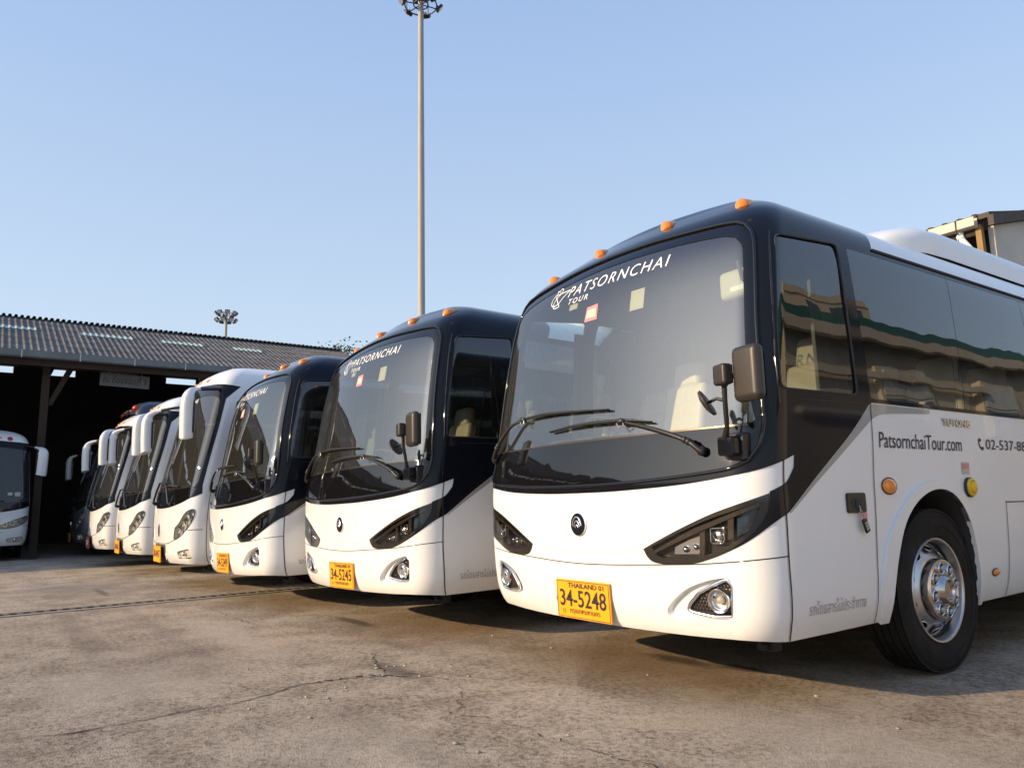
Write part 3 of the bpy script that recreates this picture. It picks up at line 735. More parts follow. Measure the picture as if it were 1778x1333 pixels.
    # outside mirrors on the front corner
    for sg in (1,):
        t = Buf(); base = S.at(1.135, 1.385, .0)
        box(t, tuple(base+Vector((-.055, -.085, -.06))), tuple(base+Vector((.05, .03, .04))), BLACK, .015); box(t, tuple(base+Vector((-.075, -.02, -.085))), tuple(base+Vector((.07, .05, .06))), PLASTIC, .012)
        st = [base+Vector((-.005, -.07, .03)), Vector((1.165, .10, 1.46)), Vector((1.195, .06, 1.58)), Vector((1.205, .05, 1.70))]
        tube(t, [tuple(p) for p in st], [.020, .013, .013, .015], PLASTIC, 10)
        tube(t, [(1.195, .06, 1.585), (1.15, .05, 1.60), (1.10, .05, 1.588)], .009, PLASTIC, 8)
        tube(t, [(1.205, .05, 1.66), (1.25, .055, 1.70), (1.31, .06, 1.72)], .014, PLASTIC, 8)
        mo = t.obj('mirror', root)
        def rbox(name, c, sx, sy, sz, bev, yaw, mt, pitch=0):
            k = Buf(); box(k, (-sx/2, -sy/2, -sz/2), (sx/2, sy/2, sz/2), mt, bev)
            k.add([(-sx*.42, sy/2+.001, -sz*.44), (sx*.42, sy/2+.001, -sz*.44), (sx*.42, sy/2+.001, sz*.44), (-sx*.42, sy/2+.001, sz*.44)], [(3, 2, 1, 0)], CHROME)
            k.xf(Matrix.Translation(c) @ Matrix.Rotation(yaw, 4, 'Z') @ Matrix.Rotation(pitch, 4, 'X')); k.obj(name, mo)
        rbox('main_mirror', (1.350, .06, 1.705), .178, .075, .285, .040, math.radians(-6), MIRRORP)
        rbox('small_mirror', (1.222, .02, 1.712), .098, .06, .108, .016, math.radians(-14), MIRRORP)
        k = Buf(); lathe(k, [(0, .022), (.04, .018), (.072, .006), (.078, -.008), (.070, -.012), (0, -.012)], MIRRORP, 28)
        k.xf(Matrix.Translation((1.083, .05, 1.583)) @ Vector((1, 0, 0)).rotation_difference(Vector((-.74, -.40, -.50))).to_matrix().to_4x4()); k.obj('round_mirror', mo)
    # roof unit
    t = Buf(); ys = [2.45, 2.5, 2.6, 2.75, 3.0, 3.3, 5, 7.2, 7.35, 7.4]; V = []; ns = 24
    for y in ys:
        e = min(1, max(0, (y-2.45)/.75)); k1 = math.sin(e*PI/2)**.6 if y < 4 else (1 if y < 7.3 else .8)
        for j in range(ns+1):
            th = PI*j/ns; c, s_ = math.cos(th), math.sin(th)
            V.append(((.62+.30*k1)*math.copysign(abs(c)**.35, c), y, 2.985+(.31*k1+.002)*abs(s_)**.5))
    F = []
    for i in range(len(ys)-1): F += [(i*(ns+1)+j, (i+1)*(ns+1)+j, (i+1)*(ns+1)+j+1, i*(ns+1)+j+1) for j in range(ns)]
    F += [list(range(ns+1)), [(len(ys)-1)*(ns+1)+j for j in range(ns+1)][::-1]]
    t.add(V, F, WHITE, angle=55); t.obj('roof_unit', root)
    # inside
    t = Buf(); box(t, (-1.15, .7, .80), (1.15, 8.4, .86), FLOORV)
    box(t, (-1.14, 8.38, .86), (1.14, 8.46, 2.75), LINING); box(t, (-1.08, 4.6, 2.66), (-.65, 8.3, 2.76), LINING, .03); box(t, (.65, 1.6, 2.60), (1.1, 8.3, 2.72), LINING, .03)
    t.obj('cabin_floor', root)
    t = Buf(); box(t, (-1.12, .26, 1.18), (1.12, .72, 1.44), DASH, .06); box(t, (-.92, .5, 1.36), (-.35, .82, 1.56), DASH, .07); box(t, (-.25, .42, 1.40), (.9, .66, 1.475), DASH, .04); t.obj('dashboard', root)
    t = Buf(); c = Vector((-.62, .98, 1.62)); Mx = Matrix.Translation(c) @ Matrix.Rotation(math.radians(-28), 4, 'X')
    ring = [Mx @ Vector((.23*math.cos(2*PI*k/32), .23*math.sin(2*PI*k/32), 0)) for k in range(32)]; tube(t, [tuple(p) for p in ring], .016, LINING, 8, closed=True)
    for k in range(3): tube(t, [tuple(c), tuple(Mx @ Vector((.22*math.cos(2*PI*k/3+.5), .22*math.sin(2*PI*k/3+.5), 0)))], .014, LINING, 6)
    tube(t, [tuple(c), (-.62, .80, 1.30)], .03, LINING, 8); t.obj('steering_wheel', root)
    seat(root, -.62, 1.28, 1.0, SEATC, name='driver_seat'); seat(root, .62, 1.22, .98, SEATC, name='guide_seat')
    for row in range(7):
        for x in (-.9, -.44, .44, .9): seat(root, x, 2.35+.82*row, .88, SEATC if row < 2 else SEATG)
    for sg in (1, -1):
        t = Buf(); V = []
        for i in range(25): V += [(sg*(1.10+.018*math.cos(i*1.55)), 1.02+i*(.011 if sg > 0 else .006), 2.50), (sg*(1.13+.02*math.cos(i*1.55)), .98+i*(.014 if sg > 0 else .007), 1.62)]
        t.add(V, [(2*i, 2*i+1, 2*i+3, 2*i+2) for i in range(24)], CURTAIN, angle=70)
        t.obj('curtain', root)
    t = Buf(); box(t, (-.14, -.035, -.09), (.14, .035, .09), BEIGE, .035); t.add([(-.05, -.0362, -.05), (.05, -.0362, -.05), (.05, -.0362, -.02), (-.05, -.0362, -.02)], [(0, 1, 2, 3)], STEEL)
    t.xf(Matrix.Translation((.93, .60, 2.36))); tube(t, [(1.02, .57, 2.38), (1.1, .6, 2.42)], .012, STEEL, 8); tube(t, [(.98, .56, 2.36), (1.0, .5, 2.46)], .014, STEEL, 8); t.obj('inside_mirror', root)
    t = Buf(); box(t, (-.05, 1.0, 2.50), (.85, 1.5, 2.72), LINING, .03); t.obj('destination_box', root)
    under(root, S, 8.6)
    for x, y, sg in ((1.235, 1.955, 1), (-1.235, 1.955, -1), (1.235, 6.30, 1), (-1.235, 6.30, -1)):
        make_wheel(root, (x, y, .5), sg)
    return root
def inside(p, P, mrg=0):
    c = False; d = 9
    for i in range(len(P)):
        (x1, y1), (x2, y2) = P[i-1], P[i]
        if (y1 > p[1]) != (y2 > p[1]) and p[0] < (x2-x1)*(p[1]-y1)/(y2-y1)+x1: c = not c
        L2 = (x2-x1)**2+(y2-y1)**2; t = max(0, min(1, ((p[0]-x1)*(x2-x1)+(p[1]-y1)*(y2-y1))/L2)) if L2 else 0
        d = min(d, math.hypot(p[0]-x1-t*(x2-x1), p[1]-y1-t*(y2-y1)))
    return c and d > mrg

GA = 'white coaches with black front masks'
busA = make_coach_a('nearest white coach with black front mask, plate 34-5248', GA)
def place_bus(o, x, y, h, z=0, roll=0):
    o.location = (x, y, z); o.rotation_euler = (0, roll, h)
bus2 = copy_tree(busA); bus3 = copy_tree(busA)
bus2['label'] = 'white coach with black front mask, plate 34-5245, between two like it'
bus3['label'] = 'white coach with black front mask, plate 34-5249, beside the all-white coaches'
place_bus(bus2, -3.0146, -.3238, .0362, -.002, -.0156); place_bus(bus3, -5.7232, -.679, -.0046, .012, -.0259)
bus2.scale = (1, 1, .985); bus3.scale = (1, 1, .962)
PT = math.radians(3)
for o, num in ((busA, '34-5248'), (bus2, '34-5245'), (bus3, '34-5249')):
    make_plate(o, 'THAILAND 01', num, 'กรุงเทพมหานคร', PLATEY, (0, .075, .490), PT)
k = Buf(); tube(k, [(1.298, 1.030, 1.035), (1.301, 1.034, 1.005)], .004, STEEL, 6); tube(k, [(1.302+.0*math.cos(t), 1.036+.016*math.cos(t), .992+.016*math.sin(t)) for t in np.linspace(0, 2*PI, 14)[:-1]], .0022, STEEL, 5, closed=True)
box(k, (1.300, 1.048, .945), (1.312, 1.082, .998), PINK, .006)
kb = Buf(); box(kb, (-.008, -.021, -.042), (.008, .021, .042), PLASTIC, .008)
for i in range(3): box(kb, (.0082, -.015, -.024+i*.017), (.0095, .015, -.012+i*.017), STEEL)
kb.xf(Matrix.Translation((1.306, 1.066, .925)) @ Matrix.Rotation(math.radians(24), 4, 'X')); k.join(kb)
tag(k.obj('key_fob'), 'black key fob with red tag hanging from the coach door handle', 'key')
#--PART2--
# ------------------------------------------------------------------ coach B: all-white, hanging ear mirrors
SB = Surf([(.36, .08, .09), (.42, .05, .05), (.52, .022, .02), (.68, .006, .006), (.9, 0, 0), (1.15, 0, .010), (1.35, .002, .035), (1.65, .01, .098), (1.9, .02, .155), (2.2, .035, .225), (2.5, .055, .29),
           (2.75, .075, .35), (2.9, .10, .39), (3.0, .14, .43), (3.08, .2, .49), (3.15, .30, .58), (3.21, .46, .70), (3.25, .7, .88), (3.275, 1.0, 1.08), (3.285, 1.28, 1.35)], 1.28, .09, .063, .22, 9.0)
B_HOOD = cat([(0, 1.152), (.3, 1.158), (.6, 1.178), (.935, 1.226), (1.206, 1.290), (1.34, 1.345)], 4)
B_GL = sym(cat([(0, 2.80), (.654, 2.785), (1.0, 2.755), (1.20, 2.715)], 4)+[(1.265, 2.66)]+cat([(1.272, 2.289), (1.262, 1.795), (1.250, 1.50)], 3)+[(1.21, 1.44), (.44, 1.40), (0, 1.395)])
B_MASK = sym(cat([(0, 2.985), (.4, 2.975), (.758, 2.947), (1.1, 2.925)], 4)+[(1.50, 2.88), (1.335, 2.69)]+cat([(1.336, 2.372), (1.326, 1.957), (1.322, 1.46)], 3)+B_HOOD[::-1])
B_HL = cat([(.759, .716), (.765, .82), (.785, .878), (.853, .910), (.933, .953), (1.062, 1.059), (1.175, 1.116), (1.246, 1.131), (1.278, 1.109), (1.272, 1.035), (1.231, .942), (1.146, .848), (.976, .765)], 3, True)
B_HLW = cat([(.55, .80), (.72, .88), (.95, .985), (1.15, 1.06), (1.28, 1.09), (1.29, 1.03), (1.22, .93), (1.08, .85), (.85, .80)], 3, True)
B_FOG = rpoly([(.85, .555), (1.20, .60), (1.25, .465), (.89, .455)], .02)
def make_coach_b(label, group, wide=False, paint=None, number='30-0457', pm=None, dark=False):
    S = SB; paint = paint or WHITE; HLP = B_HLW if wide else B_HL
    root = empty('coach_bus', label, 'bus', (0, 0, 0), 0, group)
    b = Buf(); A = S.AL-.02
    arch = [(a+.10, q) for a, q in ARCH_I]; arch2 = [(a+5.2, q) for a, q in ARCH_I]
    wins = [rpoly([(1.62, 2.60), (2.55, 2.60), (2.55, 1.62), (1.56, 1.62)], .05)]+[rpoly([(a0, 2.62), (a0+1.3, 2.62), (a0+1.3, 1.70), (a0, 1.70)], .02) for a0 in (2.66, 4.0, 5.34, 6.68, 8.02)]
    holes = [B_GL]+both(HLP)+both(B_FOG)
    for x in wins: holes += both(x)
    rb = cat([(0, .370), (.6, .372), (1.17, .378), (1.42, .37)], 3)+[(2.42, .385)]+arch[1:-1]+[(3.56, .385), (7.5, .39)]+arch2[1:-1]+[(8.66, .39), (A, .391)]
    body_shell(b, S, holes, paint, mir(rb)[:-1]+rb)
    panel(b, S, [B_MASK, B_GL], BLACK, .003)
    for sg in (1, -1):
        bd = [(1.50, 2.66), (9.4, 2.66), (9.4, 1.66), (2.6, 1.66), (2.56, 1.58), (1.50, 1.58)]
        if sg < 0: bd = mir(bd)
        hh = []
        for x in wins: hh.append(x if sg > 0 else [(-a, q) for a, q in x][::-1])
        panel(b, S, [bd]+hh, BLACK, .003)
        for l in (arch, arch2):
            P = [(sg*a, q) for a, q in l]; T = S.pos([p[0] for p in P], [p[1] for p in P]); D = T.copy(); D[:, 0] = sg*.7; n = len(P)
            b.add(np.r_[T, D], [(i, i+1, n+i+1, n+i) for i in range(n-1)]+[[n+i for i in range(n)]], LINING)
        ribbon(b, S, dense([(sg*1.17, .853), (sg*1.395, .856)]), .010, SEAM, .0015)
        ribbon(b, S, dense([(sg*1.45, 1.5), (sg*1.44, .38)]), .009, SEAM, .0015)
        lo = [(sg*x, q) for x, q in cat(HLP[:-1] if False else [(a, q+.012) for a, q in HLP], 1)]
        tube(b, path3(S, [(sg*a, q) for a, q in HLP], .002), .005, SEAM, 5, closed=True)
    hl = cat([(0, .648), (.25, .650), (.50, .662), (.757, .712)], 4); ribbon(b, S, dense(mir(hl)[:-1]+hl), .010, SEAM, .0015)
    rec = rnd(0, .488, .36, .15, .02); panel(b, S, [rec], LINING, .0015)
    b.obj('body', root)
    f = Buf(); panel(f, S, [B_GL], WSGB if dark else WSG2, -.004); f.obj('windscreen', root)
    f = Buf(); lo_ = sym([(0, 1.39), (1.20, 1.435), (1.25, 1.40)]+[(1.17, 1.285)]+[(.9, 1.225), (.5, 1.170), (0, 1.158)]); panel(f, S, [lo_], FRIT, .005); f.obj('windscreen_border', root)
    for x in wins:
        for l in both(x): t = Buf(); panel(t, S, [l], SIDEG, -.004); t.obj('side_window', root)
    for sg in (1, -1):
        fl = lambda P: P if sg > 0 else [(-a, q) for a, q in P][::-1]
        h = Buf(); recess(h, S, fl(HLP), .06, WHITE, BOWL); ho = h.obj('headlight', root)
        t = Buf()
        for a, q, r_ in (((.87, .83, .062), (1.01, .92, .062), (1.14, 1.02, .05)) if not wide else ((.80, .885, .045), (.96, .93, .06), (1.12, .985, .06))):
            X, Y, N = S.frame(sg*a, q); Mx = Matrix.Translation(S.at(sg*a, q, -.055)) @ Matrix((N, X, Y)).transposed().to_4x4()
            lathe(t, [(r_, 0), (r_, .03), (r_*.85, .03), (r_*.5, .006), (0, .006)], CHROME, 20, Mx); lathe(t, [(r_*.5, .012), (r_*.3, .024), (0, .028)], BEIGE, 16, Mx)
        t.obj('lamp', ho)
        t = Buf(); panel(t, S, [fl(HLP)], LENSG, .003); t.obj('lens', ho)
        h = Buf(); recess(h, S, fl(B_FOG), .035, CHROME, BEIGE); fo = h.obj('fog_light', root)
        t = Buf(); sphere(t, S.at(sg*1.05, .525, -.02), .034, CHROME, 16, 8); t.obj('lamp', fo)
        # hanging ear mirror: arm curling forward from the roof corner
        base = S.at(sg*1.18, 2.86, 0); o = []
        pts = [base+Vector((0, .05, -.02)), base+Vector((sg*.12, -.20, -.05)), Vector((sg*1.40, .14, 2.735)), Vector((sg*1.47, .06, 2.62)), Vector((sg*1.47, .05, 2.38)), Vector((sg*1.46, .06, 2.11)), Vector((sg*1.455, .065, 2.06))]
        C3 = catm3(pts, 6); n = len(C3); t = Buf(); V = []; F = []; sgm = 12
        for i, c in enumerate(C3):
            u_ = i/(n-1); wx = .024+.092*min(1, max(0, (u_-.27)/.22)); wy = .024+.058*min(1, max(0, (u_-.27)/.25))
            if u_ > .93: wx *= max(.12, 1-(u_-.93)/.07*.75); wy *= max(.12, 1-(u_-.93)/.07*.75)
            a_ = C3[max(0, i-1)]; d_ = C3[min(n-1, i+1)]; tg = (d_-a_).normalized(); sx_ = Vector((1, 0, 0)); sx_ = (sx_-tg*sx_.dot(tg)).normalized(); sy_ = tg.cross(sx_)
            for k in range(sgm):
                th = 2*PI*k/sgm; cx_, sy2 = math.cos(th), math.sin(th)
                V.append(tuple(c+sx_*(wx*math.copysign(abs(cx_)**.7, cx_))+sy_*(wy*math.copysign(abs(sy2)**.7, sy2))))
        for i in range(n-1): F += [(i*sgm+k, i*sgm+(k+1) % sgm, (i+1)*sgm+(k+1) % sgm, (i+1)*sgm+k) for k in range(sgm)]
        F += [list(range(sgm))[::-1], [(n-1)*sgm+k for k in range(sgm)]]
        kf = int(len(C3)*.27)*sgm
        t.add(V, [f for f in F if min(f) >= kf], WHITE, angle=70); t.add(V, [f for f in F if min(f) < kf], PLASTIC, angle=70)
        mo = t.obj('ear_mirror', root)
        t = Buf(); box(t, (sg*1.465-.085, .132, 2.17), (sg*1.465+.085, .150, 2.55), CHROME, .008); box(t, (sg*1.465-.10, .11, 2.14), (sg*1.465+.10, .14, 2.58), PLASTIC, .009); t.obj('mirror_glass', mo)
        t = Buf(); sphere(t, (0, 0, 0), 1, AMBER, 16, 8, (.05, .03, .02)); X, Y, N = S.frame(sg*.62, 3.04); t.xf(Matrix.Translation(S.at(sg*.62, 3.04, 0)) @ Matrix((X, Y, N)).transposed().to_4x4()); t.obj('marker_lamp', root)
        t = Buf(); sphere(t, (0, 0, 0), 1, AMBER, 16, 8, (.05, .03, .02)); X, Y, N = S.frame(sg*.16, 3.07); t.xf(Matrix.Translation(S.at(sg*.16, 3.07, 0)) @ Matrix((X, Y, N)).transposed().to_4x4()); t.obj('marker_lamp', root)
    e = Buf(); X, Y, N = S.frame(0, .84)   # tall oval badge
    panel(e, S, [ell(0, .84, .062, .095, 28)], CHROME, .012, .012); panel(e, S, [ell(0, .84, .045, .075, 28)], BLACK, .015); ribbon(e, S, dense(cat([(.0, .905), (-.028, .85), (.024, .825), (0, .775)], 5), .02), .016, CHROME, .018)
    e.obj('emblem', root)
    t = Buf(); text_surf(t, S, 'PATSORNCHAI', -.36, .50, 2.70, 2.765, TEXTW, off=.006, shear=.25, spacing=1.1, bold=.006); t.obj('windscreen_lettering', root)
    for arm, blade in (([(-.62, 1.23), (-.45, 1.40), (-.30, 1.52)], [(-.75, 1.53), (-.3, 1.54), (.1, 1.50)]), ([(.55, 1.21), (.40, 1.36), (.28, 1.46)], [(-.1, 1.46), (.28, 1.475), (.75, 1.45)])):
        t = Buf(); tube(t, path3(S, cat(arm, 5), .05), .016, PLASTIC, 6); sphere(t, S.at(*arm[0], .02), .03, PLASTIC, 10, 6); wo = t.obj('wiper', root)
        t = Buf(); tube(t, path3(S, cat(blade, 5), .025), .013, PLASTIC, 6); t.obj('blade', wo)
    t = Buf(); box(t, (-1.1, .55, .86), (1.1, 8.7, .92), FLOORV); box(t, (-1.1, 8.6, .9), (1.1, 8.7, 2.9), LINING); t.obj('cabin_floor', root)
    t = Buf(); box(t, (-1.1, .24, 1.1), (1.1, .75, 1.40), DASH, .06); box(t, (-.9, .5, 1.35), (-.3, .8, 1.52), DASH, .06); t.obj('dashboard', root)
    for sg in (1, -1):
        t = Buf(); V = []
        for i in range(17): V += [(sg*(1.10+.016*math.cos(i*1.55)), .62+i*.012, 2.62), (sg*(1.13+.02*math.cos(i*1.55)), .50+i*.014, 1.55)]
        t.add(V, [(2*i, 2*i+1, 2*i+3, 2*i+2) for i in range(16)], CURTAIN, angle=70); t.obj('curtain', root)
    seat(root, -.6, 1.25, 1.0, SEATG, name='driver_seat')
    for row in range(3):
        for x in (-.9, -.44, .44, .9): seat(root, x, 2.3+.85*row, .92, SEATG)
    under(root, S, 9.0)
    for x, y, sg in ((1.235, 2.06, 1), (-1.235, 2.06, -1), (1.235, 7.15, 1), (-1.235, 7.15, -1)): make_wheel(root, (x, y, .5), sg)
    make_plate(root, '', number, '', pm or PLATEY, (0, .045, .488), math.radians(2), ink=TEXTW if pm is PLATER else None)
    return root
def catm3(P, n):
    out = []
    for i in range(len(P)-1):
        p1, p2 = P[i], P[i+1]; p0 = P[i-1] if i else p1*2-p2; p3 = P[i+2] if i+2 < len(P) else p2*2-p1
        for k in range(n):
            t = k/n; out.append(.5*((2*p1)+(-p0+p2)*t+(2*p0-5*p1+4*p2-p3)*t*t+(-p0+3*p1-3*p2+p3)*t**3))
    return out+[P[-1]]
BOWL = principled('lamp_bowl_silver', (.50, .50, .51), .35, .3)
WSG2 = glass('windscreen_glass_grey', (.30, .34, .33), 1.6, dust=.035)
GB = 'all-white coaches with ear mirrors'
bus4 = make_coach_b('all-white coach with ear mirrors, next to the black-masked coach 34-5249', GB, number='30-0457')
bus5 = copy_tree(bus4); bus6 = copy_tree(bus4)
bus5['label'] = 'all-white sunlit coach with ear mirrors, middle one of three alike'
bus6['label'] = 'all-white coach with a dark red plate, farthest of the sunlit coaches'
place_bus(bus4, -8.62, -.84, 0); place_bus(bus5, -12.0, -.905, 0); place_bus(bus6, -14.95, -1.06, 0)
for o, num, pm in ((bus5, '30-0463', PLATEY), (bus6, '30-0471', PLATER)):
    for ch in list(o.children):
        if ch.name.startswith('licence_plate'):
            for g_ in list(ch.children): bpy.data.objects.remove(g_)
            bpy.data.objects.remove(ch)
    make_plate(o, '', num, '', pm, (0, .045, .488), math.radians(2), ink=TEXTW if pm is PLATER else None)
bus0 = make_coach_b('white coach with wide headlights, parked nose out in the shade under the shed roof', 'coaches parked under the shed', wide=True, number='30-0388', dark=True)
place_bus(bus0, -18.5, -3.20, PI/2)
t = Buf()
panel(t, SB, [rnd(1.02, 1.62, .06, .05, .008)], PAPER, .004, cut=False); panel(t, SB, [rnd(.86, 1.63, .05, .035, .008)], PAPER, .004, cut=False); t.obj('windscreen_sticker', bus0)
t = Buf(); sphere(t, (0, 0, 0), 1, REDL, 18, 8, (.06, .06, .03)); X, Y, N = SB.frame(.86, 3.02); t.xf(Matrix.Translation(SB.at(.86, 3.02, .0)) @ Matrix((X, Y, N)).transposed().to_4x4()); t.obj('roof_lamp', bus0)
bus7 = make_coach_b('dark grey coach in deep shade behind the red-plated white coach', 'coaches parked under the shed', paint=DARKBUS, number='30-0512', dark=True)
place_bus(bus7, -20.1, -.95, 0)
def drop_ears(o, n):      # ear mirrors folded out of sight in the dark
    for ch in [c for c in o.children if c.name.startswith('ear_mirror')][:n]:
        for g_ in list(ch.children): bpy.data.objects.remove(g_)
        bpy.data.objects.remove(ch)
drop_ears(bus7, 1)
bus8 = make_coach_b('tall coach darkened as if in shade, with a red roof lamp, rising behind the sunlit white coaches', 'coaches parked under the shed', paint=principled('shade_dark_blue', (.022, .028, .042), .3, coat=.4), number='30-0529', dark=True)  # dark blue stands in for shade; white would catch the sun here
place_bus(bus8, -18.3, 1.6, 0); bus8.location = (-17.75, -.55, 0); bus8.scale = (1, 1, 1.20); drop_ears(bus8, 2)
for sg in (1, -1):
    t = Buf(); sphere(t, (0, 0, 0), 1, REDL, 16, 8, (.10, .08, .07)); t.xf(Matrix.Translation(SB.at(sg*1.05, 3.06, .01))); t.obj('roof_lamp', bus8)
#--PART3--
# ------------------------------------------------------------------ ground
G = principled('yard_concrete', (.40, .34, .28), .85, spec=.3)
n1 = nz(G, .28, 5, .6); n2 = nz(G, 1.7, 9, .72); n3 = nz(G, 26, 9, .8); n4 = nz(G, 85, 4, .7); n5 = nz(G, .8, 6, .65, vec_scale=(.3, 1.7, 1)); n6 = nz(G, 5.5, 8, .75)
vo = nz(G, 110, typ='voronoi')
c = ramp(G, n1.outputs['Fac'], [(.32, (.47, .375, .275)), (.50, (.575, .475, .365)), (.68, (.66, .565, .45))]).outputs[0]
c = mixrgb(G, ramp(G, n2.outputs['Fac'], [(.38, .75), (.56, 0)]).outputs[0], c, (.33, .26, .195))
c = mixrgb(G, ramp(G, n5.outputs['Fac'], [(.52, 0), (.66, .75)]).outputs[0], c, (.62, .535, .44))
rough_ = ramp(G, n2.outputs['Fac'], [(.40, 1.0), (.62, .35)]).outputs[0]         # where the top skin has worn off the aggregate shows
fine = ramp(G, n3.outputs['Fac'], [(.42, 1.0), (.53, 0)]).outputs[0]
mm = G.node_tree.nodes.new('ShaderNodeMath'); mm.operation = 'MULTIPLY'; G.node_tree.links.new(fine, mm.inputs[0]); G.node_tree.links.new(rough_, mm.inputs[1])
c = mixrgb(G, mm.outputs[0], c, (.150, .115, .085))
c = mixrgb(G, ramp(G, n6.outputs['Fac'], [(.36, .45), (.47, 0)]).outputs[0], c, (.20, .155, .115))
c = mixrgb(G, ramp(G, n4.outputs['Fac'], [(.56, 0), (.68, .6)]).outputs[0], c, (.70, .61, .51))
def blob(m, cx, cy, rx, ry, lo=.55, amt=1.0, sc=3.0, wob=.55):
    """soft-edged stain mask at a place on the ground, with a noisy outline"""
    t = m.node_tree; tc = t.nodes.new('ShaderNodeTexCoord'); mp = t.nodes.new('ShaderNodeMapping'); mp.vector_type = 'TEXTURE'
    mp.inputs['Location'].default_value = (cx, cy, 0); mp.inputs['Scale'].default_value = (rx, ry, 1); t.links.new(tc.outputs['Object'], mp.inputs[0])
    ln = t.nodes.new('ShaderNodeVectorMath'); ln.operation = 'LENGTH'; t.links.new(mp.outputs[0], ln.inputs[0])
    n = nz(m, sc, 7, .7); a = t.nodes.new('ShaderNodeMath'); a.operation = 'MULTIPLY_ADD'; a.inputs[1].default_value = wob*2; t.links.new(n.outputs['Fac'], a.inputs[0])
    s_ = t.nodes.new('ShaderNodeMath'); s_.operation = 'SUBTRACT'; t.links.new(ln.outputs['Value'], s_.inputs[0]); s_.inputs[1].default_value = wob; t.links.new(s_.outputs[0], a.inputs[2])
    return ramp(m, a.outputs[0], [(lo, amt), (1.0, 0.0)]).outputs[0]
OIL = (.26, .155, .075)
for cx, cy, rx, ry, amt in ((-.2, .85, 1.5, 1.1, .6), (-2.6, .55, 1.7, 1.1, .6), (-5.4, .3, 1.6, 1.0, .5), (-8.4, .3, 1.8, 1.0, .4), (-.5, 2.6, 1.8, 1.6, .6)):
    c = mixrgb(G, blob(G, cx, cy, rx, ry, .25, amt, 2.2, .6), c, OIL)
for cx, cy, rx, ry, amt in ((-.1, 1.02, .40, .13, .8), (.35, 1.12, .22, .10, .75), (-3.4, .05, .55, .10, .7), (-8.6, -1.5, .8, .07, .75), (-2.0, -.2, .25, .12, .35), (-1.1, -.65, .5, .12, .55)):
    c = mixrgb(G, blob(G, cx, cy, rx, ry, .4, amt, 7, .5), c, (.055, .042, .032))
c = mixrgb(G, blob(G, -9.2, -1.6, 2.4, 1.1, .3, .5, 3, .6), c, (.20, .185, .17))
for cx, cy, rx, ry, amt in ((-4.2, -2.2, 3.2, .16, .30), (-4.4, -1.55, 3.0, .14, .26), (.9, -1.3, 2.2, .15, .30), (-2.4, -1.75, 1.2, .5, .25)):
    c = mixrgb(G, blob(G, cx, cy, rx, ry, .3, amt, 5, .45), c, (.17, .145, .12))
for cx, cy, rx, ry, amt in ((-3.4, -1.1, 2.0, .30, .5), (-1.9, -2.2, .8, .7, .45), (.3, -1.6, 1.1, .5, .4), (1.6, .2, 1.4, .6, .5)):
    c = mixrgb(G, blob(G, cx, cy, rx, ry, .3, amt, 3, .5), c, (.62, .53, .43))
setin(G, 'Base Color', c)
nb = bump(G, n3.outputs['Fac'], .9, .030); nb = bump(G, vo.outputs['Distance'], .8, .010, nb); nb = bump(G, n2.outputs['Fac'], .30, .03, nb)
setin(G, 'Normal', nb)
b = Buf(); xs = [-900, -60, -20, -8, 0, 6, 14, 40, 300, 900]; V = [(x, y, 0) for y in xs for x in xs]; n = len(xs)
b.add(V, [(j*n+i, j*n+i+1, (j+1)*n+i+1, (j+1)*n+i) for j in range(n-1) for i in range(n-1)], G); tag(b.obj('ground'), kind='structure')
CRK = principled('crack_dark', (.028, .022, .018), .95); SEAL = noisy('joint_mortar', (.30, .25, .19), (.42, .36, .28), 14, .9, .3)
def crack(name, pts, w0, mat, jit=.02, z=.004, seed=1, fill=1.0):
    r = random.Random(seed); P = []
    for (x0, y0), (x1, y1) in zip(pts[:-1], pts[1:]):
        k = max(2, int(math.hypot(x1-x0, y1-y0)/.035))
        for i in range(k): P.append((x0+(x1-x0)*i/k, y0+(y1-y0)*i/k))
    P.append(pts[-1]); wx = wy = 0; V = []; n = len(P)
    for i, (x, y) in enumerate(P):
        wx = wx*.85+r.uniform(-jit, jit)*.5; wy = wy*.85+r.uniform(-jit, jit)*.5
        a = P[max(0, i-1)]; c_ = P[min(n-1, i+1)]; d = math.hypot(c_[0]-a[0], c_[1]-a[1]) or 1; nx, ny = -(c_[1]-a[1])/d, (c_[0]-a[0])/d
        e = w0*r.uniform(.25, 1.0)*min(1, 6*i/n+.15, 6*(n-1-i)/n+.15)
        V += [(x+wx+nx*e, y+wy+ny*e, z), (x+wx-nx*e*r.uniform(.3, 1), y+wy-ny*e*r.uniform(.3, 1), z)]
    b = Buf(); F = [(2*i, 2*i+1, 2*i+3, 2*i+2) for i in range(n-1) if r.random() < fill]
    b.add(V, F, mat, [(0, 0, 1)]*len(V)); return tag(b.obj(name), kind='structure')
main = [(-.88, -2.95), (-.89, -2.72), (-.86, -2.58), (-.85, -2.4), (-.88, -2.25), (-.94, -2.02), (-.92, -1.78), (-.98, -1.6), (-1.11, -1.38), (-1.12, -1.23), (-1.07, -.95), (-.98, -.75), (-.93, -.61), (-.8, -.57), (-.55, -.52)]
crack('ground_crack', main, .0095, CRK, .03, seed=3); crack('ground_crack', [(-1.12, -1.25), (-1.06, -.95), (-.98, -.72), (-.90, -.60)], .026, CRK, .05, .0035, 9, .6)
crack('ground_crack', [(-1.78, -.49), (-1.52, -.58), (-1.23, -.69), (-1.06, -.76)], .007, CRK, .04, seed=5)
crack('ground_crack', [(-.55, -.52), (-.2, -.72), (.06, -.93), (.22, -.84), (.35, -.79), (.58, -.75), (.83, -.75), (1.6, -.7), (3.2, -.75)], .006, CRK, .05, seed=6, fill=.7)
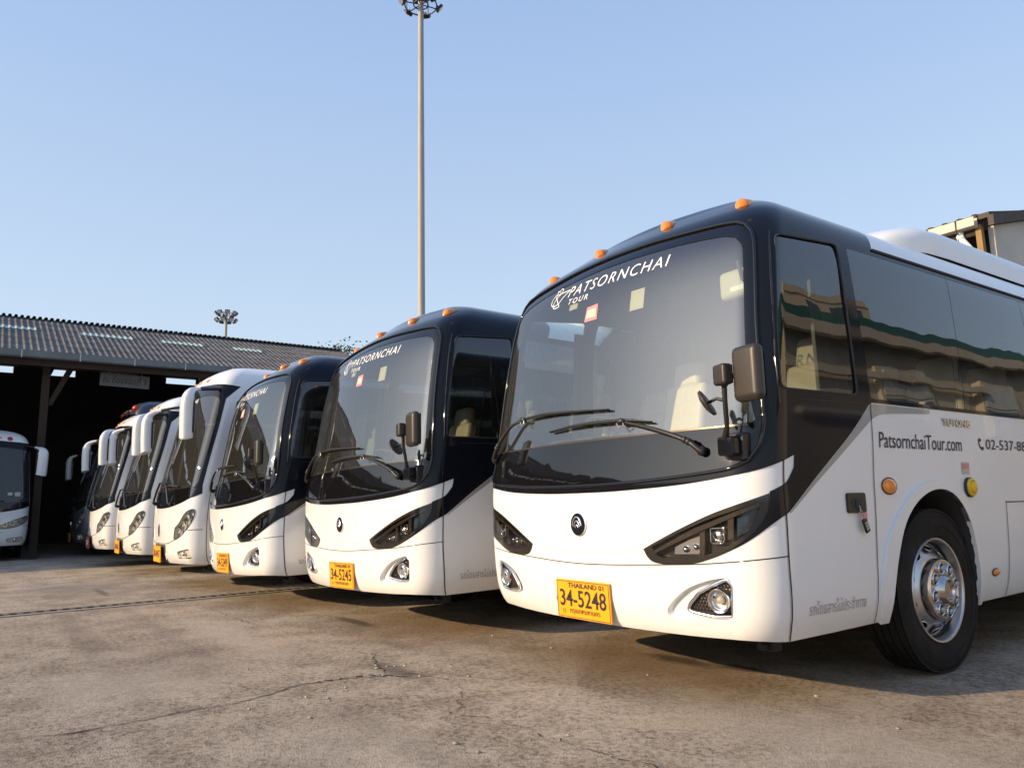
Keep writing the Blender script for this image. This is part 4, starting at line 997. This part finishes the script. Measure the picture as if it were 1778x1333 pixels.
crack('ground_joint', [(-12.64, -.92), (-9.24, -.92), (-7.0, -.86)], .022, SEAL, .02, seed=11, fill=.93); crack('ground_joint', [(-6.3, -.76), (-4.19, -.74), (-3.43, -.70), (-2.6, -.62)], .016, SEAL, .02, seed=12, fill=.85)
crack('ground_joint', [(.28, -.83), (.44, -.77), (.58, -.75), (.66, -.74)], .006, SEAL, .02, .0045, 14)
crack('ground_crack', [(-6.2, -.80), (-4.6, -.78), (-3.3, -.74)], .006, CRK, .02, .0045, 15, .5)
r_ = random.Random(21)      # loose chips and pebbles
PEB = noisy('pebble_stone', (.16, .13, .10), (.42, .37, .30), 3, .9)
for k in range(60):
    x, y = (r_.uniform(-1.4, -.6), r_.uniform(-1.4, -.3)) if k < 26 else (r_.uniform(-3.2, 2.0), r_.uniform(-2.0, 1.0))
    s_ = r_.uniform(.004, .013); b = Buf(); sphere(b, (0, 0, 0), s_, PEB, 6, 4, (r_.uniform(.8, 1.5), r_.uniform(.8, 1.4), .7))
    b.v = [(p[0]+r_.uniform(-.2, .2)*s_, p[1]+r_.uniform(-.2, .2)*s_, p[2]) for p in b.v]
    tag(b.obj('pebble', None, (x, y, s_*.4)), 'tiny loose stone chip lying on the cracked concrete yard', 'pebble', 'loose stone chips on the yard')
# drain channel across the yard
dr = empty('drain_grate', 'dark slotted drain channel running across the concrete yard', 'drain', (-6.72, -1.0, 0))
DIRTC = noisy('drain_edge_concrete', (.22, .19, .155), (.32, .275, .225), 9, .9, .3); GRATE = noisy('rusty_grate', (.09, .07, .055), (.20, .165, .13), 6, .9)
ANG = math.atan2(-.14, 1)
def along(b): return b.xf(Matrix.Rotation(ANG*-1*.55, 4, 'Z'))
b = Buf(); box(b, (-.21, -9, .004), (-.10, 7, .009), DIRTC); box(b, (.10, -9, .004), (.21, 7, .009), DIRTC); along(b).obj('channel_edge', dr)
b = Buf(); b.add([(-.10, -9, .004), (.10, -9, .004), (.10, 7, .004), (-.10, 7, .004)], [(0, 1, 2, 3)], CRK); along(b).obj('channel', dr)
b = Buf(); box(b, (-.012, -9, .006), (.012, 7, .012), CRK)
for i in range(125): box(b, (-.085, -9+i*.128, .006), (.085, -9+i*.128+.055, .011), GRATE)
along(b).obj('grating', dr)

# ------------------------------------------------------------------ parking shed
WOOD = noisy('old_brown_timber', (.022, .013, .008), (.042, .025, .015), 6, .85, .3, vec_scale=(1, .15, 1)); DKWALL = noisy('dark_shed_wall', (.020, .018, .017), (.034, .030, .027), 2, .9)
ROOF = principled('fibre_cement_roof', (.12, .12, .12), .95, spec=.1)
na = nz(ROOF, 1.4, 6, .7); nb_ = nz(ROOF, 9, 6, .7); nc = nz(ROOF, 1.0, 4, .6, vec_scale=(.25, 5, .25))
c = ramp(ROOF, na.outputs['Fac'], [(.3, (.13, .125, .122)), (.7, (.24, .225, .215))]).outputs[0]
c = mixrgb(ROOF, ramp(ROOF, nb_.outputs['Fac'], [(.42, .6), (.6, 0)]).outputs[0], c, (.07, .068, .066)); c = mixrgb(ROOF, ramp(ROOF, nc.outputs['Fac'], [(.55, 0), (.7, .55)]).outputs[0], c, (.19, .165, .145))
setin(ROOF, 'Base Color', c)
SKYL = noisy('pale_skylight_sheet', (.30, .38, .36), (.44, .52, .49), 4, .9); SKYL.node_tree.nodes['Principled BSDF'].inputs['Specular IOR Level'].default_value = .1
GUT = noisy('grey_gutter_metal', (.10, .115, .125), (.15, .165, .175), 3, .55)
shed = empty('parking_shed', 'long open timber parking shed with a weathered corrugated roof', 'shed', (-20, -8, 0))
def wrap(b): return b.xf(Matrix.Translation((20, 8, 0)))
Y0, Y1 = -26.0, 8.0; EX, EZ, RX, RZ = -18.55, 5.20, -23.1, 7.02
per, amp = .155, .020
def sheet(y0, y1, t0, t1, lift0, lift1, mat, b, extra=0):
    n = int((y1-y0)/per*8); V = []; nx = RZ-EZ; nl = math.hypot(RX-EX, RZ-EZ); N = Vector((RZ-EZ, 0, EX-RX))/nl
    for i in range(n+1):
        y = y0+(y1-y0)*i/n; h = amp*(math.cos(2*PI*(y-Y0)/per)*.8+.2*math.cos(4*PI*(y-Y0)/per))
        for t_, l_ in ((t0, lift0), (t1, lift1)):
            V.append((EX+(RX-EX)*t_+N.x*(h+l_+extra), y, EZ+(RZ-EZ)*t_+N.z*(h+l_+extra)))
    b.add(V, [(2*i, 2*i+2, 2*i+3, 2*i+1) for i in range(n)], mat, angle=50)
b = Buf(); rows = 6
for k in range(rows): sheet(Y0, Y1, k/rows-.012, (k+1)/rows+.01, .012, .003, ROOF, b)
wrap(b).obj('roof', shed)
b = Buf(); b.add([(RX, Y0, RZ+.02), (RX, Y1, RZ+.02), (-31, Y1, 6.80), (-31, Y0, 6.80)], [(0, 1, 2, 3)], ROOF); n_ = int((Y1-Y0)/per)
for i in range(n_): tube(b, [(RX+.22, Y0+per*(i+.0), RZ+.0), (RX-.02, Y0+per*i, RZ+.05), (RX-.3, Y0+per*i, RZ+.03)], .05, ROOF, 6, False)
wrap(b).obj('back_roof', shed)
for y0, y1 in ((-3.6, -2.05), (-.87, .55), (1.34, 2.45), (3.45, 4.45), (-6.4, -5.0), (-9.2, -7.8)):
    b = Buf(); y0 = Y0+round((y0-Y0)/per)*per; y1 = Y0+round((y1-Y0)/per)*per
    sheet(y0, y1, .56, .665, .018, .004, SKYL, b, .014); wrap(b).obj('skylight', shed)
b = Buf(); V = []; prof = [(0, .16), (.005, .0), (.05, -.03), (.13, -.03), (.17, .0), (.18, .16), (.168, .16), (.16, .01), (.02, .01), (.012, .16)]
for y in (Y0, Y1): V += [(EX-.06+px, y, EZ-.17+pz) for px, pz in prof]
n = len(prof); b.add(V, [(i, n+i, n+(i+1) % n, (i+1) % n) for i in range(n)], GUT, angle=30); wrap(b).obj('gutter', shed)
for i in range(26):
    y = Y0+.6+i*1.28; b = Buf(); box(b, (EX+.122, y-.012, EZ-.21), (EX+.130, y+.012, EZ-.0), STEEL); box(b, (EX-.06, y-.012, EZ-.02), (EX+.130, y+.012, EZ-.008), STEEL); wrap(b).obj('gutter_bracket', shed)
b = Buf(); box(b, (EX-.16, Y0, EZ-.36), (EX-.10, Y1, EZ-.10), WOOD); box(b, (EX-.9, Y0, EZ-.10), (EX-.75, Y1, EZ+.12), WOOD); box(b, (EX-2.6, Y0, EZ+.60), (EX-2.45, Y1, EZ+.8), WOOD); wrap(b).obj('fascia_beam', shed)
for y in (-22, -16.5, -9.2, -1.76, 5.9):
    b = Buf(); box(b, (-19.28, y-.09, 0), (-19.10, y+.09, 4.95), WOOD, .01); prism(b, [(-19.26, y+.05, 3.9), (-19.26, y+.17, 3.9), (-19.26, y+.62, 4.9), (-19.26, y+.46, 4.9)], (.1, 0, 0), WOOD); wrap(b).obj('post', shed)
for y in (-14, -3.0, 3.4):
    b = Buf(); box(b, (-25.1, y-.09, 0), (-24.92, y+.09, 6.85), STEEL, .01); wrap(b).obj('post', shed)
for y in range(-25, 8, 3):
    b = Buf(); box(b, (-30.9, y-.06, 6.55), (RX, y+.06, 6.72), WOOD); prism(b, [(EX-.2, y-.05, EZ-.16), (EX-.2, y-.05, EZ-.04), (RX, y-.05, RZ-.1), (RX, y-.05, RZ-.24)], (0, .1, 0), WOOD); wrap(b).obj('rafter', shed)
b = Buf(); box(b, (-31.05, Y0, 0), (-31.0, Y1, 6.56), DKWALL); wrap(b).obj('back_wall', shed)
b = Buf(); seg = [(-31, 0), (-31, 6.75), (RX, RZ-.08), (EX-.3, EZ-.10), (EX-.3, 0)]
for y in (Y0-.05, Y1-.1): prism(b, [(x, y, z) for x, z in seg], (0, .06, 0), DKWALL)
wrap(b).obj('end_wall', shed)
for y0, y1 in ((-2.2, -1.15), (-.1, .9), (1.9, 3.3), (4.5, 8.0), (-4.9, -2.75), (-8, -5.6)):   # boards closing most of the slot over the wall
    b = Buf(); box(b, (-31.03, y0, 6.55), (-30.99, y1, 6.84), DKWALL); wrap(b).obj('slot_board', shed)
b = Buf(); box(b, (-.03, -.68, -.04), (.03, .68, .045), principled('lamp_tray', (.42, .34, .24), .5)); lo = b.obj('tube_lamp', None, (-18.98, -.40, 4.93)); tag(lo, 'unlit tube lamp fitting under the eave above the bay sign', 'lamp')
b = Buf(); tube(b, [(.045, -.62, -.01), (.045, .62, -.01)], .018, principled('lamp_glass', (.62, .60, .55), .2), 10); b.obj('lamp_tube', lo)
b = Buf(); box(b, (-.015, -.61, -.175), (.015, .61, .175), noisy('grey_sign_board', (.11, .105, .105), (.14, .135, .13), 4, .7)); so = b.obj('bay_sign', None, (-19.05, .075, 4.66)); so.rotation_euler = (math.radians(-1.5), 0, 0); tag(so, 'grey hanging sign board with black Thai writing and the number 3', 'sign')
b = Buf(); text_flat(b, 'ณ ช่องจอดที่ 3', (.018, -.53, -.085), (0, 1, 0), (0, 0, 1), 1.06, .20, TEXTK, bold=.015); b.obj('sign_lettering', so)
b = Buf(); tube(b, [(0, -.4, .17), (0, -.4, .38)], .006, STEEL, 5); tube(b, [(0, .4, .17), (0, .4, .38)], .006, STEEL, 5); b.obj('hanger', so)

# ------------------------------------------------------------------ light masts
MASTM = noisy('mast_steel', (.27, .25, .235), (.36, .335, .31), 1.2, .55, vec_scale=(6, 6, .6))
LAMPB = principled('floodlight_black', (.015, .015, .016), .5)
def mast(label, x, y, h, r0, r1, ring_z, rr, nlamp, tiers, grp=None):
    m = empty('light_mast', label, 'light mast', (x, y, 0))
    b = Buf(); zs = [0, h*.33, h*.331, h*.66, h*.661, h]; rad = [r0+(r1-r0)*z/h for z in zs]; rad[2] *= .93; rad[4] *= .93; rad[3] *= .97
    tube(b, [(0, 0, z) for z in zs], rad, MASTM, 24); lathe(b, [(r0*1.9, 0), (r0*1.9, .04), (r0*1.05, .05)], MASTM, 24, Matrix.Rotation(-PI/2, 4, 'Y')); b.obj('pole', m)
    b = Buf()
    for k, z in enumerate(tiers):
        for r_2, z2 in ((rr, z), (rr*.45, z+.02)): tube(b, [(r_2*math.cos(2*PI*i/40), r_2*math.sin(2*PI*i/40), z2) for i in range(40)], .028*max(1, rr), LAMPB, 6, closed=True)
        for i in range(6): a = 2*PI*i/6+.3; tube(b, [(r1*math.cos(a), r1*math.sin(a), z+.03), (rr*math.cos(a), rr*math.sin(a), z)], .022*max(1, rr), LAMPB, 6)
    for i in range(4):
        a = 2*PI*i/4+.6; tube(b, [(rr*math.cos(a), rr*math.sin(a), tiers[0]), (rr*math.cos(a), rr*math.sin(a), tiers[-1]+.3)], .02*max(1, rr), LAMPB, 5)
    b.obj('lamp_ring', m)
    for k, z in enumerate(tiers):
        for i in range(nlamp):
            a = 2*PI*(i+.5*k)/nlamp+.25; b = Buf(); s_ = .8 if rr < 1 else 1.5
            box(b, (-.07*s_, -.20*s_, -.15*s_), (.07*s_, .20*s_, .15*s_), LAMPB, .03); box(b, (.07*s_, -.17*s_, -.12*s_), (.075*s_, .17*s_, .12*s_), STEEL); tube(b, [(-.2*s_, 0, 0), (-.06*s_, 0, 0)], .03, LAMPB, 5)
            b.xf(Matrix.Translation((0, 0, 0)) @ Matrix.Rotation(a, 4, 'Z') @ Matrix.Translation((rr+.16*s_, 0, z+.03)) @ Matrix.Rotation(math.radians(42), 4, 'Y'))
            b.obj('floodlight', m)
    return m
mast('tall steel light mast with a dark lamp ring, rising behind the coaches', -20.1, 9.8, 24, .165, .100, 20.4, .62, 6, (20.45, 21.1))
mast('small distant light mast above the corrugated shed roof', -94.3, 21.6, 26.4, .30, .18, 25.6, 1.0, 8, (25.2, 26.1))

# ------------------------------------------------------------------ tree beyond the shed
LEAF = noisy('leaf_green', (.045, .060, .022), (.105, .115, .045), 1.1, .7); BARK = noisy('bark', (.09, .07, .05), (.15, .12, .09), 5, .9, .4)
def make_tree(label, x, y, h, R, seed, nleaf=5200, leaf=.16):
    r = random.Random(seed); o = empty('tree', label, 'tree', (x, y, 0)); b = Buf()
    tube(b, [(0, 0, 0), (.1, .05, h*.25), (-.05, .1, h*.5), (0, 0, h*.72)], [.24, .19, .14, .06], BARK, 10); tips = []
    for k in range(13):
        a = k*2.4; z0 = h*(.34+.36*k/13); L = R*(1.05-.35*k/13); e = (L*math.cos(a), L*math.sin(a), z0+h*.17+r.uniform(0, .08)*h); m_ = (e[0]*.5, e[1]*.5, z0+h*.06)
        tube(b, [(0, 0, z0), m_, e], [.08, .05, .015], BARK, 6); tips.append(e); tips.append((e[0]*.62, e[1]*.62, m_[2]+h*.07))
        for j in range(3):
            f = (e[0]+r.uniform(-.5, .5)*R*.5, e[1]+r.uniform(-.5, .5)*R*.5, e[2]+r.uniform(-.05, .14)*h); tube(b, [m_, f], [.03, .008], BARK, 5); tips.append(f)
    tips += [(r.uniform(-.3, .3)*R, r.uniform(-.3, .3)*R, h*r.uniform(.78, .98)) for _ in range(8)]
    b.obj('trunk', o); V = []; F = []
    for i in range(nleaf):
        t_ = tips[int(r.random()*len(tips))]; s_ = R*.15
        p = Vector((r.gauss(t_[0], s_), r.gauss(t_[1], s_), r.gauss(t_[2], s_*.75))); d = Vector((r.gauss(0, 1), r.gauss(0, 1), r.gauss(0, .7))).normalized(); e = d.cross(Vector((r.gauss(0, 1), r.gauss(0, 1), r.gauss(0, 1)))).normalized(); l = leaf*r.uniform(.6, 1.25)
        k = len(V); V += [tuple(p), tuple(p+d*l*.5+e*l*.3), tuple(p+d*l), tuple(p+d*l*.5-e*l*.3)]; F.append((k, k+1, k+2, k+3))
    b = Buf(); b.add(V, F, LEAF); b.obj('crown', o); return o
make_tree('leafy green tree showing beyond the end of the shed roof', -41.2, 14.8, 10.9, 3.3, 4, 26000, .2)

# ------------------------------------------------------------------ house at the right, behind the first coach
CEM = noisy('grey_cement_sheet', (.47, .43, .38), (.56, .52, .46), .9, .85, .1); CREAM = noisy('cream_gutter_paint', (.50, .42, .32), (.60, .52, .41), 2, .6); TILE = noisy('dark_roof_tile', (.045, .035, .03), (.08, .062, .052), 5, .8, .3)
OCH = noisy('ochre_timber', (.20, .115, .04), (.29, .175, .065), 5, .8, .2, vec_scale=(3, 3, .4)); PVC = principled('white_pvc', (.72, .72, .70), .35)
ho = empty('old_house', 'grey-walled old house with a cream gutter, rising behind the first coach', 'house', (-2.2, 12, 0))
def wh(b): return b.xf(Matrix.Translation((2.2, -12, 0)))
b = Buf(); box(b, (-9.0, 12.75, 0), (-2.28, 12.9, 6.2), DKWALL); prism(b, [(-2.26, 12.30, 0), (-2.26, 18, 0), (-2.26, 18, 5.9), (-2.26, 14.9, 6.79), (-2.26, 12.30, 6.10)], (.10, 0, 0), CEM); wh(b).obj('wall', ho)
b = Buf(); prism(b, [(-9.2, 12.02, 6.20), (-9.2, 14.9, 6.86), (-9.2, 18.4, 5.9), (-9.2, 18.4, 6.0), (-9.2, 14.9, 6.96), (-9.2, 12.02, 6.30)], (7.1, 0, 0), TILE)
for k in range(26): tube(b, [(-9.1+k*.27, 11.97, 6.27), (-9.1+k*.27, 14.9, 6.93)], .045, TILE, 6)
b2 = Buf(); prism(b2, [(-2.12, 11.98, 6.02), (-2.12, 14.9, 6.80), (-2.12, 18.4, 5.8), (-2.12, 18.4, 6.02), (-2.12, 14.9, 7.0), (-2.12, 11.98, 6.22)], (.10, 0, 0), TILE); b.join(b2); wh(b).obj('roof', ho)
b = Buf(); V = []; prof = [(0, .19), (-.01, .02), (.03, 0), (.14, 0), (.15, .19), (.135, .19), (.125, .015), (.02, .015), (.012, .19)]
for x in (-9.2, -2.30): V += [(x, 11.84+px, 6.04+pz) for px, pz in prof]
n = len(prof); b.add(V, [(i, (i+1) % n, n+(i+1) % n, n+i) for i in range(n)]+[[n+i for i in range(n)]], CREAM, angle=30); wh(b).obj('gutter', ho)
for x in (-3.15, -2.62, -4.2):
    b = Buf(); box(b, (x-.012, 11.825, 6.0), (x+.012, 11.838, 6.24), CRK); box(b, (x-.012, 11.83, 5.98), (x+.012, 12.1, 5.995), CRK); wh(b).obj('gutter_bracket', ho)
b = Buf(); box(b, (-2.36, 12.0, 0), (-2.26, 12.12, 6.1), OCH); box(b, (-9, 12.02, 5.92), (-2.37, 12.10, 6.02), WOOD); wh(b).obj('post', ho)
b = Buf(); tube(b, [(-2.62, 12.0, 6.03), (-2.62, 11.97, 5.95), (-2.60, 11.95, 5.90), (-2.40, 11.98, 5.55), (-2.18, 12.02, 5.18), (-2.05, 12.05, 4.9)], .055, PVC, 12); tube(b, [(-2.625, 11.975, 5.965), (-2.595, 11.945, 5.88)], .068, PVC, 12); wh(b).obj('downpipe', ho)

# ------------------------------------------------------------------ service building along the right of the yard (seen mirrored in the coach glass)
CRW = noisy('cream_wall_render', (.46, .40, .31), (.56, .50, .39), 1.2, .85, .1); GRN = principled('green_roof_sheet', (.02, .11, .075), .45)
sv = empty('service_building', 'cream service building with a green roof edge beside the first coach', 'building', (4.0, 4.2, 0))
def ws(b): return b.xf(Matrix.Translation((-4.0, -4.2, 0)))
b = Buf(); box(b, (4.0, 4.2, 0), (9, 30, 3.6), CRW); box(b, (3.96, 4.2, 0), (4.0, 30, .5), GREYP); ws(b).obj('wall', sv)
b = Buf(); prism(b, [(3.76, 3.7, 3.58), (3.76, 3.7, 3.76), (6.5, 3.7, 4.5), (10, 3.7, 3.6)], (0, 27, 0), GRN); ws(b).obj('roof', sv)
b = Buf(); box(b, (3.70, 3.7, 3.38), (3.8, 30.7, 3.565), CREAM); box(b, (3.82, 4.2, 2.80), (3.9, 9.5, 2.90), CREAM); ws(b).obj('eave_beam', sv)
b = Buf(); tube(b, [(3.9, 4.5, 2.2), (3.9, 7.4, 2.2), (3.9, 7.4, 2.5)], .05, PVC, 8); ws(b).obj('pipe', sv)
for y0 in (6.4, 9.2, 13.6, 18.0):
    b = Buf(); box(b, (3.93, y0, 2.05), (4.0, y0+1.3, 3.05), CREAM); wo = ws(b).obj('window', sv); b = Buf(); box(b, (3.915, y0+.08, 2.12), (3.929, y0+1.22, 2.50), BLUELED); box(b, (3.915, y0+.08, 2.56), (3.929, y0+1.22, 2.98), noisy('frosted_pane', (.35, .36, .33), (.6, .6, .56), 14, .3)); ws(b).obj('pane', wo)
ac = empty('air_conditioner', 'white air conditioner unit with round fan grille on the cream wall', 'air conditioner', (3.80, 11.6, 1.9))
b = Buf(); box(b, (-.17, -.50, 0), (.17, .50, .75), PVC, .02); b.obj('casing', ac)
b = Buf(); lathe(b, [(.26, 0), (.26, .02), (.245, .02), (.24, .004), (0, .004)], LINING, 28, Matrix.Translation((-.172, -.1, .31)) @ Matrix.Rotation(PI, 4, 'Z'))
for k in range(12): a = 2*PI*k/12; tube(b, [(-.19, -.1, .31), (-.19, -.1+.25*math.cos(a), .31+.25*math.sin(a))], .006, STEEL, 4)
b.obj('fan_grille', ac)
tw = empty('apartment_block', 'tall beige apartment block with blue window panes', 'building', (50, 70, 0))
BEI = noisy('beige_facade', (.50, .42, .30), (.58, .49, .36), .4, .8)
b = Buf(); box(b, (-9, -9, 0), (9, 9, 31), BEI); b.obj('wall', tw)
b = Buf()
for fl in range(9):
    for k in range(3):
        if (fl*3+k*5) % 4: box(b, (-9.06, -8+k*5.6, 3+fl*3.0), (-8.99, -4.6+k*5.6, 4.4+fl*3.0), BLUELED)
        if (fl+k*3) % 3: box(b, (-8+k*5.6, -9.06, 3+fl*3.0), (-4.4+k*5.6, -8.99, 4.5+fl*3.0), BLUELED)
    box(b, (-9.3, -9.3, 5.2+fl*3.0), (9, 9, 5.4+fl*3.0), CREAM)
b.obj('window_panes', tw)['kind'] = 'stuff'
# ------------------------------------------------------------------ far side of the yard, behind the viewer (mirrored in the windscreens)
wa = empty('warehouse', 'long low warehouse across the yard with a pale roof', 'building', (-22, -46, 0))
b = Buf(); box(b, (-34, -4, 0), (30, 6, 5.0), CEM); b.obj('wall', wa); b = Buf(); prism(b, [(-35, -5, 5.0), (-35, 7, 5.0), (-35, 1, 7.0)], (66, 0, 0), GUT); b.obj('roof', wa)
for k, (x, y, h) in enumerate(((-34, -36, 7.0), (-14, -37, 6.2), (-3, -39, 7.5))): make_tree(('round green yard tree in front of the warehouse, nearest the shed', 'shortest green yard tree, in front of the warehouse', 'tallest green yard tree in front of the warehouse')[k], x, y, h, 2.6, 30+k, 1800, .3)
